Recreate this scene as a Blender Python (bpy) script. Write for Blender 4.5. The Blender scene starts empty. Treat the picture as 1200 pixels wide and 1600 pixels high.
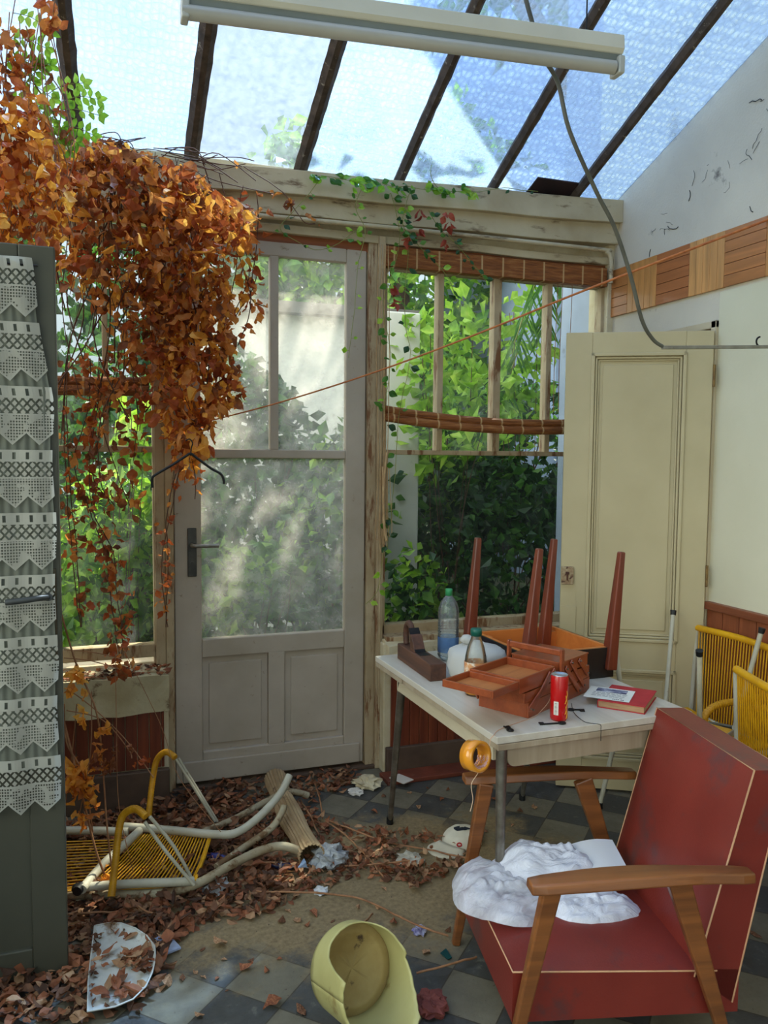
import bpy, bmesh, math, random
from mathutils import Vector, Matrix, Euler, noise
R = math.radians
sc = bpy.context.scene
COL = sc.collection
V = Vector

# ------------------------------------------------------------------ camera
HC = 1.6; FPX = 1251.0
YAW, PITCH, ROLL = R(19.596), R(3.976), R(.531)
def cam_axes():
    right = V((math.cos(YAW), -math.sin(YAW), 0)); f0 = V((math.sin(YAW), math.cos(YAW), 0)); up = V((0, 0, 1))
    fwd = f0*math.cos(PITCH) - up*math.sin(PITCH); u = up*math.cos(PITCH) + f0*math.sin(PITCH)
    r2 = right*math.cos(ROLL) + u*math.sin(ROLL); u2 = u*math.cos(ROLL) - right*math.sin(ROLL)
    return r2, u2, fwd
CR, CU, CF = cam_axes()
CO = V((0, 0, HC))
def P(x, y, X=None, Y=None, Z=None):
    d = CR*((x-600)/FPX) - CU*((y-800)/FPX) + CF
    if X is not None: t = X/d.x
    elif Y is not None: t = Y/d.y
    else: t = (Z-HC)/d.z
    return CO + d*t
cam = bpy.data.cameras.new('camera'); co = bpy.data.objects.new('camera', cam); COL.objects.link(co)
co.matrix_world = Matrix(((CR.x, CU.x, -CF.x, 0), (CR.y, CU.y, -CF.y, 0), (CR.z, CU.z, -CF.z, HC), (0, 0, 0, 1)))
cam.sensor_fit = 'VERTICAL'; cam.sensor_height = 32.0; cam.lens = FPX/1600*32.0; cam.clip_start = .02
sc.camera = co

# ------------------------------------------------------------------ mesh helper
MW = {}
class MB:
    def __init__(s): s.v = []; s.f = []; s.sm = []; s.mi = []; s.cm = 0
    def add(s, vs, fs, smooth=False):
        o = len(s.v); s.v += [V(p) for p in vs]
        for f in fs: s.f.append([o+i for i in f]); s.sm.append(smooth); s.mi.append(s.cm)
        return s
    def bx(s, x0, x1, y0, y1, z0, z1):
        return s.add([(x, y, z) for x in (x0, x1) for y in (y0, y1) for z in (z0, z1)],
                     [(0, 1, 3, 2), (4, 6, 7, 5), (0, 4, 5, 1), (2, 3, 7, 6), (0, 2, 6, 4), (1, 5, 7, 3)])
    def box(s, c, d, rot=None):
        m = rot if rot is not None else Matrix.Identity(3); c = V(c)
        vs = [c + m @ V((x*d[0]/2, y*d[1]/2, z*d[2]/2)) for x in (-1, 1) for y in (-1, 1) for z in (-1, 1)]
        return s.add(vs, [(0, 1, 3, 2), (4, 6, 7, 5), (0, 4, 5, 1), (2, 3, 7, 6), (0, 2, 6, 4), (1, 5, 7, 3)])
    def bar(s, a, b, w, h, up=(0, 0, 1), w2=None, h2=None):
        a = V(a); b = V(b); d = (b-a).normalized(); up = V(up)
        side = d.cross(up)
        if side.length < 1e-4: side = d.cross(V((0, 1, 0)))
        side.normalize(); u = side.cross(d).normalized()
        w2 = w if w2 is None else w2; h2 = h if h2 is None else h2
        vs = []
        for p, ww, hh in ((a, w, h), (b, w2, h2)):
            vs += [p+side*ww/2*i+u*hh/2*j for i, j in ((-1, -1), (1, -1), (1, 1), (-1, 1))]
        return s.add(vs, [(3, 2, 1, 0), (4, 5, 6, 7), (0, 1, 5, 4), (1, 2, 6, 5), (2, 3, 7, 6), (3, 0, 4, 7)])
    def tube(s, pts, r, n=8, cap=True, radii=None, sq=1.0):
        pts = [V(p) for p in pts]; k = len(pts)
        if k < 2: return s
        T = [(pts[min(i+1, k-1)]-pts[max(i-1, 0)]).normalized() for i in range(k)]
        ref = V((0, 0, 1)) if abs(T[0].z) < .9 else V((1, 0, 0))
        N = T[0].cross(ref).normalized(); vs = []
        for i in range(k):
            N = (N - T[i]*N.dot(T[i]))
            if N.length < 1e-6: N = T[i].orthogonal()
            N.normalize(); B = T[i].cross(N); rr = radii[i] if radii else r
            for j in range(n):
                a = 2*math.pi*j/n; vs.append(pts[i] + N*math.cos(a)*rr + B*math.sin(a)*rr*sq)
        fs = [(i*n+j, i*n+(j+1) % n, (i+1)*n+(j+1) % n, (i+1)*n+j) for i in range(k-1) for j in range(n)]
        s.add(vs, fs, True)
        if cap:
            s.add(vs[:n], [tuple(range(n-1, -1, -1))]); s.add(vs[-n:], [tuple(range(n))])
        return s
    def lathe(s, prof, c=(0, 0, 0), n=28, rot=None, jit=None):
        c = V(c); m = rot if rot is not None else Matrix.Identity(3); vs = []
        for i, (r, z) in enumerate(prof):
            for j in range(n):
                a = 2*math.pi*j/n; rr = r*(1+(jit(i, j) if jit else 0))
                vs.append(c + m @ V((rr*math.cos(a), rr*math.sin(a), z)))
        k = len(prof)
        return s.add(vs, [(i*n+j, i*n+(j+1) % n, (i+1)*n+(j+1) % n, (i+1)*n+j) for i in range(k-1) for j in range(n)], True)
    def prism(s, poly, a, ex):
        # poly: list of 3-D points (planar), ex: extrusion vector
        poly = [V(p) for p in poly]; n = len(poly); ex = V(ex)
        return s.add(poly + [p+ex for p in poly], [tuple(range(n-1, -1, -1)), tuple(range(n, 2*n))] + [(i, (i+1) % n, n+(i+1) % n, n+i) for i in range(n)])
    def grid(s, fn, nu, nv, smooth=True):
        vs = [fn(i/nu, j/nv) for i in range(nu+1) for j in range(nv+1)]
        return s.add(vs, [(i*(nv+1)+j, (i+1)*(nv+1)+j, (i+1)*(nv+1)+j+1, i*(nv+1)+j+1) for i in range(nu) for j in range(nv)], smooth)
    def build(s, name, mat, parent=None, loc=None, bevel=0, local=False, seg=2, recalc=True, solid=0, sub=0, weld=False):
        base = Matrix.Identity(4)
        if parent is not None: base = MW[parent]
        elif loc is not None: base = Matrix.Translation(V(loc))
        inv = base.inverted()
        vs = s.v if local else [inv @ p for p in s.v]
        me = bpy.data.meshes.new(name); me.from_pydata([tuple(p) for p in vs], [], s.f)
        for m in (mat if isinstance(mat, (list, tuple)) else [mat]): me.materials.append(m)
        me.polygons.foreach_set('use_smooth', s.sm); me.polygons.foreach_set('material_index', s.mi)
        if recalc and len(s.f) < 40000:
            bm = bmesh.new(); bm.from_mesh(me)
            if weld: bmesh.ops.remove_doubles(bm, verts=bm.verts, dist=1e-5)
            bmesh.ops.recalc_face_normals(bm, faces=bm.faces); bm.to_mesh(me); bm.free()
        me.update()
        o = bpy.data.objects.new(name, me); COL.objects.link(o)
        if parent is not None: o.parent = parent; MW[o] = base
        else:
            o.matrix_world = base; MW[o] = base
        if solid:
            m = o.modifiers.new('solid', 'SOLIDIFY'); m.thickness = solid; m.offset = 0
        if sub:
            m = o.modifiers.new('sub', 'SUBSURF'); m.levels = sub; m.render_levels = sub
        if bevel:
            m = o.modifiers.new('bevel', 'BEVEL'); m.width = bevel; m.segments = seg; m.limit_method = 'ANGLE'; m.angle_limit = R(40)
        return o
def tag(o, label=None, cat=None, group=None, kind=None):
    if label: o['label'] = label
    if cat: o['category'] = cat
    if group: o['group'] = group
    if kind: o['kind'] = kind
    return o
def thing(name, label, cat, loc=(0, 0, 0), rz=0, group=None):
    o = bpy.data.objects.new(name, None); COL.objects.link(o); o.empty_display_size = .05
    m = Matrix.Translation(V(loc)) @ Matrix.Rotation(rz, 4, 'Z'); o.matrix_world = m
    o.location = loc; o.rotation_euler = (0, 0, rz); MW[o] = m
    return tag(o, label, cat, group)
def copy_tree(o, parent=None):
    c = o.copy(); COL.objects.link(c)
    if parent is not None: c.parent = parent
    for ch in list(o.children): copy_tree(ch, c)
    return c
def struct(mb, name, mat, parent=None, bevel=0, **k):
    o = mb.build(name, mat, parent, bevel=bevel, **k)
    if parent is None: o['kind'] = 'structure'
    return o
def smooth_path(pts, n=6):
    pts = [V(p) for p in pts]; out = []
    for i in range(len(pts)-1):
        p0 = pts[max(i-1, 0)]; p1 = pts[i]; p2 = pts[i+1]; p3 = pts[min(i+2, len(pts)-1)]
        for k in range(n):
            t = k/n
            out.append(.5*((2*p1)+(p2-p0)*t+(2*p0-5*p1+4*p2-p3)*t*t+(3*p1-p0-3*p2+p3)*t**3))
    out.append(pts[-1]); return out

# ------------------------------------------------------------------ materials
def lin(c):
    return tuple((x/12.92 if x <= .04045 else ((x+.055)/1.055)**2.4) for x in (c[0]/255, c[1]/255, c[2]/255)) + (1,)
class NT:
    def __init__(s, name):
        s.m = bpy.data.materials.new(name); s.m.use_nodes = True; s.t = s.m.node_tree; s.t.nodes.clear()
        s.out = s.n('ShaderNodeOutputMaterial')
    def n(s, typ, **k):
        x = s.t.nodes.new(typ)
        for a, b in k.items(): setattr(x, a, b)
        return x
    def l(s, a, b): s.t.links.new(a, b)
    def coords(s, stretch=(1, 1, 1), rot=(0, 0, 0), gen=False, loc=(0, 0, 0)):
        tc = s.n('ShaderNodeTexCoord'); mp = s.n('ShaderNodeMapping')
        mp.inputs['Scale'].default_value = stretch; mp.inputs['Rotation'].default_value = rot; mp.inputs['Location'].default_value = loc
        s.l(tc.outputs['Generated' if gen else 'Object'], mp.inputs[0]); return mp.outputs[0]
    def noise(s, vec, scale, detail=4, rough=.55, dist=0):
        x = s.n('ShaderNodeTexNoise'); x.inputs['Scale'].default_value = scale; x.inputs['Detail'].default_value = detail
        x.inputs['Roughness'].default_value = rough; x.inputs['Distortion'].default_value = dist; s.l(vec, x.inputs['Vector']); return x.outputs[0]
    def ramp(s, fac, stops):
        x = s.n('ShaderNodeValToRGB'); e = x.color_ramp.elements
        e[0].position, e[0].color = stops[0]; e[1].position, e[1].color = stops[-1]
        for p, c in stops[1:-1]:
            y = e.new(p); y.color = c
        s.l(fac, x.inputs[0]); return x.outputs[0]
    def mix(s, fac, a, b, mode='MIX'):
        x = s.n('ShaderNodeMix', data_type='RGBA', blend_type=mode)
        for v, i in ((fac, 0), (a, 6), (b, 7)):
            if hasattr(v, 'is_linked') or hasattr(v, 'links'): s.l(v, x.inputs[i])
            else: x.inputs[i].default_value = v
        return x.outputs[2]
    def math(s, op, a, b=0.0, c=None):
        x = s.n('ShaderNodeMath', operation=op)
        for v, i in ((a, 0), (b, 1), (c, 2)):
            if v is None: continue
            if hasattr(v, 'links'): s.l(v, x.inputs[i])
            else: x.inputs[i].default_value = v
        return x.outputs[0]
    def bump(s, h, strength=.3, dist=.01):
        b = s.n('ShaderNodeBump'); b.inputs['Strength'].default_value = strength; b.inputs['Distance'].default_value = dist
        s.l(h, b.inputs['Height']); return b.outputs[0]
    def bsdf(s, col, rough=.6, metal=0, spec=.5, nrm=None, sheen=0, coat=0, alpha=None, trans=0):
        b = s.n('ShaderNodeBsdfPrincipled')
        for v, k in ((col, 'Base Color'), (rough, 'Roughness'), (metal, 'Metallic'), (spec, 'Specular IOR Level'), (coat, 'Coat Weight'), (trans, 'Transmission Weight')):
            if hasattr(v, 'links'): s.l(v, b.inputs[k])
            else: b.inputs[k].default_value = v
        if nrm is not None: s.l(nrm, b.inputs['Normal'])
        if alpha is not None: s.l(alpha, b.inputs['Alpha'])
        s.l(b.outputs[0], s.out.inputs[0]); return b
W0 = (0, 0, 0, 1); W1 = (1, 1, 1, 1)
def mat(name, c1, c2=None, scale=6, rough=.6, bump=.15, bscale=None, metal=0, spec=.4, stretch=(1, 1, 1), dirt=None, dscale=9, damt=.5, coat=0, dstretch=(1, 1, 1)):
    t = NT(name); vec = t.coords(stretch); nz = t.noise(vec, scale, 5)
    c2 = c2 or tuple(x*.82 for x in c1)
    col = t.ramp(nz, [(.3, lin(c2)), (.7, lin(c1))])
    if dirt:
        dn = t.noise(t.coords(dstretch, loc=(3.1, 1.7, .4)), dscale, 9, .68)
        fac = t.ramp(dn, [(damt, W0), (damt+.09, W1)])
        col = t.mix(fac, col, lin(dirt))
    nrm = t.bump(t.noise(t.coords(stretch), bscale or scale*4, 6, .6), bump, .006) if bump else None
    t.bsdf(col, rough, metal, spec, nrm, coat=coat); return t.m
def wood(name, c1, c2, scale=4, axis=0, rough=.5, coat=0, bump=.12, dirt=None):
    st = [9, 9, 9]; st[axis] = .7
    t = NT(name); vec = t.coords(tuple(st)); nz = t.noise(vec, scale, 6, .6, .6)
    col = t.ramp(nz, [(.28, lin(c2)), (.5, lin(tuple((a+b)/2 for a, b in zip(c1, c2)))), (.72, lin(c1))])
    if dirt:
        fac = t.ramp(t.noise(t.coords(), 7, 8, .7), [(.5, W0), (.66, W1)]); col = t.mix(fac, col, lin(dirt))
    t.bsdf(col, rough, 0, .4, t.bump(nz, bump, .003), coat=coat); return t.m
def foliage(name, cols, rough=.5, trans=.45, scale=9):
    t = NT(name); nz = t.noise(t.coords(), scale, 3, .6)
    n = len(cols); st = [(.3+.4*i/(n-1), lin(c)) for i, c in enumerate(cols)]
    col = t.ramp(nz, st)
    d = t.n('ShaderNodeBsdfPrincipled'); t.l(col, d.inputs['Base Color']); d.inputs['Roughness'].default_value = rough; d.inputs['Specular IOR Level'].default_value = .35
    tr = t.n('ShaderNodeBsdfTranslucent'); t.l(t.mix(.5, col, t.mix(1.0, col, (1.25, 1.2, .8, 1), 'MULTIPLY')), tr.inputs[0])
    mx = t.n('ShaderNodeMixShader'); mx.inputs[0].default_value = trans; t.l(d.outputs[0], mx.inputs[1]); t.l(tr.outputs[0], mx.inputs[2]); t.l(mx.outputs[0], t.out.inputs[0])
    return t.m
def thin_glass(name, tint, dust, dlo, dhi, dscale=3, gloss=.08, bump=None, dmax=.6, dmin=.05, stretch=(1, 1, 1)):
    """pane of clear glass with a film of dust; an optional moulded pattern"""
    t = NT(name)
    tp = t.n('ShaderNodeBsdfTransparent'); tp.inputs[0].default_value = tint
    gl = t.n('ShaderNodeBsdfGlossy'); gl.inputs['Roughness'].default_value = .03
    df = t.n('ShaderNodeBsdfDiffuse'); df.inputs[0].default_value = dust
    tl = t.n('ShaderNodeBsdfTranslucent'); tl.inputs[0].default_value = dust
    m1 = t.n('ShaderNodeMixShader'); m1.inputs[0].default_value = .7; t.l(df.outputs[0], m1.inputs[1]); t.l(tl.outputs[0], m1.inputs[2])
    nz = t.noise(t.coords(stretch), dscale, 8, .65)
    fac = t.ramp(nz, [(dlo, (dmin, dmin, dmin, 1)), (dhi, (dmax, dmax, dmax, 1))])
    m2 = t.n('ShaderNodeMixShader'); t.l(tp.outputs[0], m2.inputs[1]); t.l(m1.outputs[0], m2.inputs[2])
    fr = t.n('ShaderNodeLayerWeight'); fr.inputs[0].default_value = .25
    m3 = t.n('ShaderNodeMixShader'); t.l(t.math('MULTIPLY', fr.outputs[0], gloss*4), m3.inputs[0]); t.l(m2.outputs[0], m3.inputs[1]); t.l(gl.outputs[0], m3.inputs[2])
    if bump:
        vo = t.n('ShaderNodeTexVoronoi', feature='SMOOTH_F1'); vo.inputs['Scale'].default_value = bump; vo.inputs['Smoothness'].default_value = .35; vo.inputs['Randomness'].default_value = .55
        t.l(t.coords((1, .75, 1)), vo.inputs['Vector'])
        ve = t.n('ShaderNodeTexVoronoi', feature='DISTANCE_TO_EDGE'); ve.inputs['Scale'].default_value = bump; ve.inputs['Randomness'].default_value = .55
        t.l(t.coords((1, .75, 1)), ve.inputs['Vector'])
        edge = t.ramp(ve.outputs[0], [(.0, (.46, .58, .78, 1)), (.2, (.84, .93, 1, 1)), (.5, (.9, .96, 1, 1))])
        soft = t.ramp(vo.outputs[0], [(.1, (1, 1, 1, 1)), (.6, (.86, .9, .96, 1))])
        t.l(t.mix(1.0, t.mix(1.0, edge, soft, 'MULTIPLY'), tint, 'MULTIPLY'), tp.inputs[0])
        nb = t.bump(vo.outputs[0], .9, .01); t.l(nb, gl.inputs['Normal']); t.l(nb, df.inputs['Normal']); t.l(nb, tl.inputs['Normal'])
        pat = t.ramp(ve.outputs[0], [(0, (.35, .35, .35, 1)), (.2, (0, 0, 0, 1))])
        fac = t.math('ADD', fac, t.math('MULTIPLY', pat, .5))
    t.l(fac, m2.inputs[0]); t.l(m3.outputs[0], t.out.inputs[0]); return t.m

CREAM = mat('cream_paint', (196, 180, 150), (180, 162, 130), 3, .55, .12, 20, dirt=(120, 92, 62), dscale=13, damt=.66)
DOORP = mat('door_paint', (178, 164, 148), (162, 148, 130), 4, .5, .1, 22, dirt=(112, 88, 66), dscale=22, damt=.64)
HEADP = mat('header_paint', (194, 180, 150), (164, 146, 114), 3, .6, .25, 16, dirt=(104, 82, 56), dscale=7, damt=.55, dstretch=(.5, 2, 2))
JAMBP = mat('jamb_paint', (184, 164, 132), (156, 132, 98), 5, .6, .3, 20, dirt=(116, 76, 44), dscale=10, damt=.52, dstretch=(2, 2, .35))
CUPP = mat('cupboard_paint', (188, 172, 134), (176, 160, 122), 2.5, .45, .05, 30, dirt=(120, 90, 50), dscale=16, damt=.73)
WALLP = mat('wall_plaster', (206, 194, 172), (186, 175, 156), 1.6, .9, .35, 90, dirt=(112, 104, 94), dscale=4.5, damt=.62)
WALLL = mat('wall_paper_green', (212, 204, 176), (202, 194, 164), 2, .85, .1, 60, dirt=(150, 140, 112), dscale=12, damt=.72)
PLAST = mat('broken_plaster', (208, 196, 166), (180, 160, 124), 7, .9, .6, 24, dirt=(96, 74, 50), dscale=9, damt=.6)
RDWOOD = wood('red_planks', (128, 60, 34), (84, 34, 20), 3, 2, .45)
SKIRT = mat('skirting_brown', (98, 78, 62), (70, 52, 42), 6, .6, .2)
OLDWOOD = wood('bare_header_wood', (150, 84, 44), (106, 56, 28), 3, 0, .6)
REDSILL = mat('red_painted_board', (124, 58, 38), (92, 44, 30), 8, .6, .3, dirt=(150, 132, 110), dscale=14, damt=.62)
BARM = mat('rusty_glazing_bar', (92, 78, 68), (54, 44, 38), 18, .8, .8, 50, dirt=(170, 160, 140), dscale=26, damt=.62)
GREY = mat('grey_green_paint', (80, 78, 66), (68, 67, 56), 3, .45, .06, 30, dirt=(60, 56, 46), dscale=15, damt=.7)
ROOFG = thin_glass('hammered_roof_glass', (.70, .80, .90, 1), (.74, .82, .9, 1), .35, .7, 1.6, .05, bump=38, dmax=.30, dmin=.15)
ROOFC = thin_glass('patched_roof_glass', (.60, .68, .78, 1), (.8, .85, .9, 1), .3, .75, 30, .05, dmax=.16, dmin=.05)
DUSTG = thin_glass('dusty_pane', (.93, .96, .93, 1), (.92, .88, .82, 1), .3, .72, 16, .05, dmax=.34, dmin=.09, stretch=(1, 1, 1))
CLEARG = thin_glass('window_pane', (.86, .9, .88, 1), (.8, .82, .8, 1), .45, .85, 9, .06, dmax=.10, dmin=.015)
DARKG = thin_glass('lower_window_pane', (.72, .76, .74, 1), (.7, .72, .7, 1), .5, .9, 9, .06, dmax=.05, dmin=.01)
DOORG = thin_glass('old_door_pane', (.9, .92, .9, 1), (.8, .8, .76, 1), .4, .9, 3, .12, dmax=.2, dmin=.04)
CLEARP = thin_glass('clear_plastic', (.90, .95, .97, 1), (.9, .95, 1, 1), .3, .9, 60, .4, dmax=.34, dmin=.10)
BOTG = thin_glass('bottle_glass', (.93, .94, .90, 1), (.85, .85, .8, 1), .3, .9, 40, .4, dmax=.28, dmin=.08)
BLUEP = thin_glass('blue_plastic', (.45, .62, .9, 1), (.3, .5, .9, 1), .3, .9, 20, .2, dmax=.5, dmin=.3)
BLIND = None
def _blind():
    t = NT('bamboo_slats'); v = t.coords()
    w = t.n('ShaderNodeTexWave', wave_type='BANDS', bands_direction='Z'); w.inputs['Scale'].default_value = 55; w.inputs['Distortion'].default_value = .6; t.l(v, w.inputs[0])
    nz = t.noise(t.coords((1.5, 8, 14)), 6, 5)
    col = t.ramp(nz, [(.3, lin((96, 50, 22))), (.55, lin((150, 88, 42))), (.72, lin((188, 132, 78)))])
    col = t.mix(.35, col, t.ramp(w.outputs[0], [(.2, lin((70, 34, 16))), (.7, lin((176, 110, 58)))]))
    th = t.n('ShaderNodeTexWave', wave_type='BANDS', bands_direction='X'); th.inputs['Scale'].default_value = 2.6; th.inputs['Distortion'].default_value = .3; t.l(v, th.inputs[0])
    col = t.mix(t.ramp(th.outputs[0], [(.975, W0), (.998, W1)]), col, lin((196, 160, 112)))
    t.bsdf(col, .6, 0, .3, t.bump(w.outputs[0], .6, .004)); return t.m
BLIND = _blind()
DRY = [foliage('dry_leaf_orange', [(166, 92, 42), (204, 128, 62), (226, 164, 96)], .55, .5),
       foliage('dry_leaf_amber', [(206, 130, 48), (234, 166, 66), (246, 200, 112)], .5, .55),
       foliage('dry_leaf_brown', [(98, 54, 32), (136, 80, 48), (180, 118, 76)], .6, .4),
       foliage('dry_leaf_rust', [(134, 60, 30), (172, 86, 44), (200, 116, 68)], .6, .45)]
LIT = [foliage('litter_tan', [(126, 92, 66), (158, 118, 86), (192, 154, 118)], .7, .2),
       foliage('litter_brown', [(80, 52, 36), (110, 72, 50), (146, 102, 72)], .7, .2),
       foliage('litter_red', [(106, 60, 40), (140, 84, 56), (174, 114, 78)], .7, .2),
       foliage('litter_dark', [(52, 34, 26), (76, 50, 36), (100, 66, 46)], .8, .15)]
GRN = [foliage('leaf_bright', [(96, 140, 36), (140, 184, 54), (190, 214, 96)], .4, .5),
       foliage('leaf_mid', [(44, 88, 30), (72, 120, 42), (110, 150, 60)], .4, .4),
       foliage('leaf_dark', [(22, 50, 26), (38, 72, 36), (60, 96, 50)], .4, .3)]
STEM = mat('dry_stem', (170, 122, 84), (120, 78, 50), 20, .7, .3)
STEMD = mat('dark_stem', (104, 66, 46), (66, 42, 32), 20, .7, .3)
STEMG = mat('green_stem', (140, 140, 66), (104, 110, 48), 20, .6, .2)
WHITEP = mat('white_tube_enamel', (190, 184, 164), (166, 158, 136), 9, .4, .05, dirt=(120, 98, 66), dscale=20, damt=.62)
DIRTYT = mat('weathered_tube', (168, 158, 132), (132, 112, 82), 12, .7, .3, dirt=(104, 76, 46), dscale=14, damt=.5)
YCORD = mat('yellow_cord', (220, 162, 16), (192, 132, 10), 10, .38, .05)
CHROME = mat('dull_chrome', (150, 144, 134), (110, 100, 90), 20, .35, .1, metal=.8)
BLACK = mat('black_rubber', (24, 24, 25), (16, 16, 17), 10, .5, .1)
RED = mat('red_leatherette', (124, 44, 34), (108, 35, 27), 4, .38, .12, 160, spec=.5, dirt=(92, 50, 48), dscale=3.5, damt=.55)
PIPING = mat('cream_piping', (196, 150, 112), (176, 128, 92), 10, .5, 0)
ARMW = wood('armrest_wood', (142, 86, 44), (96, 56, 30), 3, 0, .35, .2)
LEGW = wood('mahogany_leg', (128, 56, 34), (86, 36, 22), 3, 2, .35, .2)
SEWW = wood('sewing_box_wood', (156, 78, 42), (120, 54, 28), 2.5, 0, .35, .25)
SEWI = wood('sewing_box_inside', (192, 120, 62), (158, 92, 46), 2.5, 0, .5)
PLYW = wood('orange_ply', (206, 124, 56), (178, 98, 40), 1.5, 0, .5)
PLANEW = wood('old_beech', (104, 66, 48), (58, 36, 28), 3, 1, .6, 0, .3)
FORM = wood('formica_ash', (204, 196, 184), (178, 166, 150), 1.6, 1, .35, .1, .03)
FORMS = wood('formica_edge', (176, 160, 138), (146, 128, 106), 1.8, 2, .45, 0, .03)
FORME = wood('formica_edge_long', (196, 184, 160), (170, 154, 128), 1.8, 1, .45, 0, .03)
IRON = mat('dark_iron', (48, 44, 42), (28, 26, 26), 20, .45, .2, metal=.7)

# ------------------------------------------------------------------ setting
D = 3.862; W = 2.682; XL = -1.05; YF = -.9; S = HC/1.45
SL = .37                                   # fall of the glass roof
def roofz(y): return 2.965 + SL*(D-y)

# floor -------------------------------------------------------------
def floor_mat():
    t = NT('diamond_cement_tiles'); tc = t.n('ShaderNodeTexCoord'); sp = t.n('ShaderNodeSeparateXYZ'); t.l(tc.outputs['Object'], sp.inputs[0])
    d = .276; x0, y0 = .470, 2.462
    u = t.math('DIVIDE', t.math('ADD', t.math('SUBTRACT', sp.outputs[0], x0), t.math('SUBTRACT', sp.outputs[1], y0)), d)
    v = t.math('DIVIDE', t.math('SUBTRACT', t.math('SUBTRACT', sp.outputs[0], x0), t.math('SUBTRACT', sp.outputs[1], y0)), d)
    fu = t.math('FLOOR', u); fv = t.math('FLOOR', v)
    par = t.math('PINGPONG', t.math('ADD', fu, fv), 1.0)
    n1 = t.noise(t.coords(), 5, 9, .65); n2 = t.noise(t.coords(loc=(5, 2, 0)), 22, 8, .7)
    light = t.ramp(n1, [(.3, lin((86, 81, 68))), (.7, lin((114, 109, 94)))])
    dark = t.ramp(n2, [(.32, lin((38, 42, 46))), (.58, lin((60, 64, 66))), (.76, lin((118, 116, 106)))])
    col = t.mix(par, dark, light)
    gu = t.math('PINGPONG', u, .5); gv = t.math('PINGPONG', v, .5)
    g = t.math('LESS_THAN', t.math('MINIMUM', gu, gv), .012)
    col = t.mix(g, col, lin((46, 42, 36)))
    # sand and dirt trodden over the tiles
    gx = t.math('DIVIDE', t.math('SUBTRACT', sp.outputs[0], .85), .80); gy = t.math('DIVIDE', t.math('SUBTRACT', sp.outputs[1], 2.80), .45)
    r = t.math('ADD', t.math('MULTIPLY', gx, gx), t.math('MULTIPLY', gy, gy))
    m = t.math('ADD', t.math('MULTIPLY', r, -.30), t.math('ADD', t.math('MULTIPLY', t.noise(t.coords(), 4, 9, .7), 1.5), -.06))
    fac = t.ramp(m, [(.24, (.10, .10, .10, 1)), (.5, (.93, .93, .93, 1))])
    sand = t.ramp(t.noise(t.coords(), 60, 6, .7), [(.3, lin((104, 86, 60))), (.7, lin((146, 126, 92)))])
    col = t.mix(fac, col, sand)
    spots = t.ramp(t.noise(t.coords(loc=(1, 9, 0)), 70, 5, .65), [(.64, W0), (.70, W1)])
    col = t.mix(spots, col, lin((60, 44, 32)))
    rg = t.ramp(n2, [(.3, (.35, .35, .35, 1)), (.8, (.75, .75, .75, 1))])
    h = t.math('ADD', t.math('MULTIPLY', g, -.6), t.math('MULTIPLY', t.noise(t.coords(), 120, 4, .6), .6))
    t.bsdf(col, t.mix(fac, rg, (.9, .9, .9, 1)), 0, .45, t.bump(h, .35, .004)); return t.m
mb = MB(); mb.bx(XL-.2, W+1.3, YF-.2, D+.12, -.08, 0); struct(mb, 'floor', floor_mat())

# back wall: everything that carries the glazing ----------------------
def bw(name, boxes, m, **k):
    mb = MB()
    for b in boxes: mb.bx(*b)
    return struct(mb, name, m, **k)
zH = 2.68                                   # underside of the header boards
DL, DR = .326, 1.262                        # door leaf
WL, WR = 1.352, 2.63                        # right window opening
# masonry under the windows, and the strip above
bw('wall_back', [(WL-.02, W+.2, D-.14, D+.12, 0, .66), (XL-.1, .285, D-.14, D+.12, 0, .62), (2.645, W+.2, D-.06, D+.12, .66, 3.0), (XL-.1, -.62, D-.02, D+.12, .62, 3.0),
                 (XL-.1, W+.2, D-.005, D+.12, 2.66, 2.97)], PLAST, bevel=.006)
# jambs / posts
tb = bpy.data.objects.new('trim_1', None); COL.objects.link(tb); MW[tb] = Matrix.Identity(4); tb['kind'] = 'structure'
mb = MB(); mb.bx(DR+.004, DR+.05, D-.05, D+.08, 0, zH); mb.bx(DR+.05, WL-.005, D-.075, D+.08, 0, zH); mb.bx(DR+.062, DR+.072, D-.084, D-.07, .05, zH-.06)
mb.build('post', JAMBP, tb, bevel=.004)
mb = MB(); mb.bx(.285, DL-.004, D-.05, D+.08, 0, zH); mb.bx(.238, .285, D-.04, D+.08, .62, zH)
mb.build('post', JAMBP, tb, bevel=.004)
# header boards (they have sagged a little to one side)
def hz(x, za, zb): return za + (zb-za)*(x-.46)/(2.68-.46)
def hboard(name, y0, y1, za0, zb0, za1, zb1, m, x0=XL-.1, x1=W):
    mb = MB(); n = 14; vs = []
    for i in range(n+1):
        x = x0+(x1-x0)*i/n; wv = .004*math.sin(i*1.9)
        zb = hz(x, za0, zb0)+wv; zt = hz(x, za1, zb1)+wv
        vs += [(x, y0, zb), (x, y1, zb), (x, y1, zt), (x, y0, zt)]
    fs = [(3, 2, 1, 0), (4*n, 4*n+1, 4*n+2, 4*n+3)]
    for i in range(n):
        a = 4*i; b = a+4; fs += [(a+j, a+(j+1) % 4, b+(j+1) % 4, b+j) for j in range(4)]
    mb.add(vs, fs); return mb.build(name, m, tb, bevel=.004)
hboard('header_beam', D-.13, D+.1, 2.795, 2.865, 2.905, 2.985, HEADP)
hboard('header_board', D-.095, D-.005, 2.715, 2.76, 2.80, 2.87, HEADP)
hboard('header_batten', D-.06, D-.005, 2.645, 2.655, 2.685, 2.693, HEADP)
hboard('bare_board', D-.03, D+.06, 2.61, 2.60, 2.66, 2.665, OLDWOOD, x0=DL, x1=WR+.05)
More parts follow.
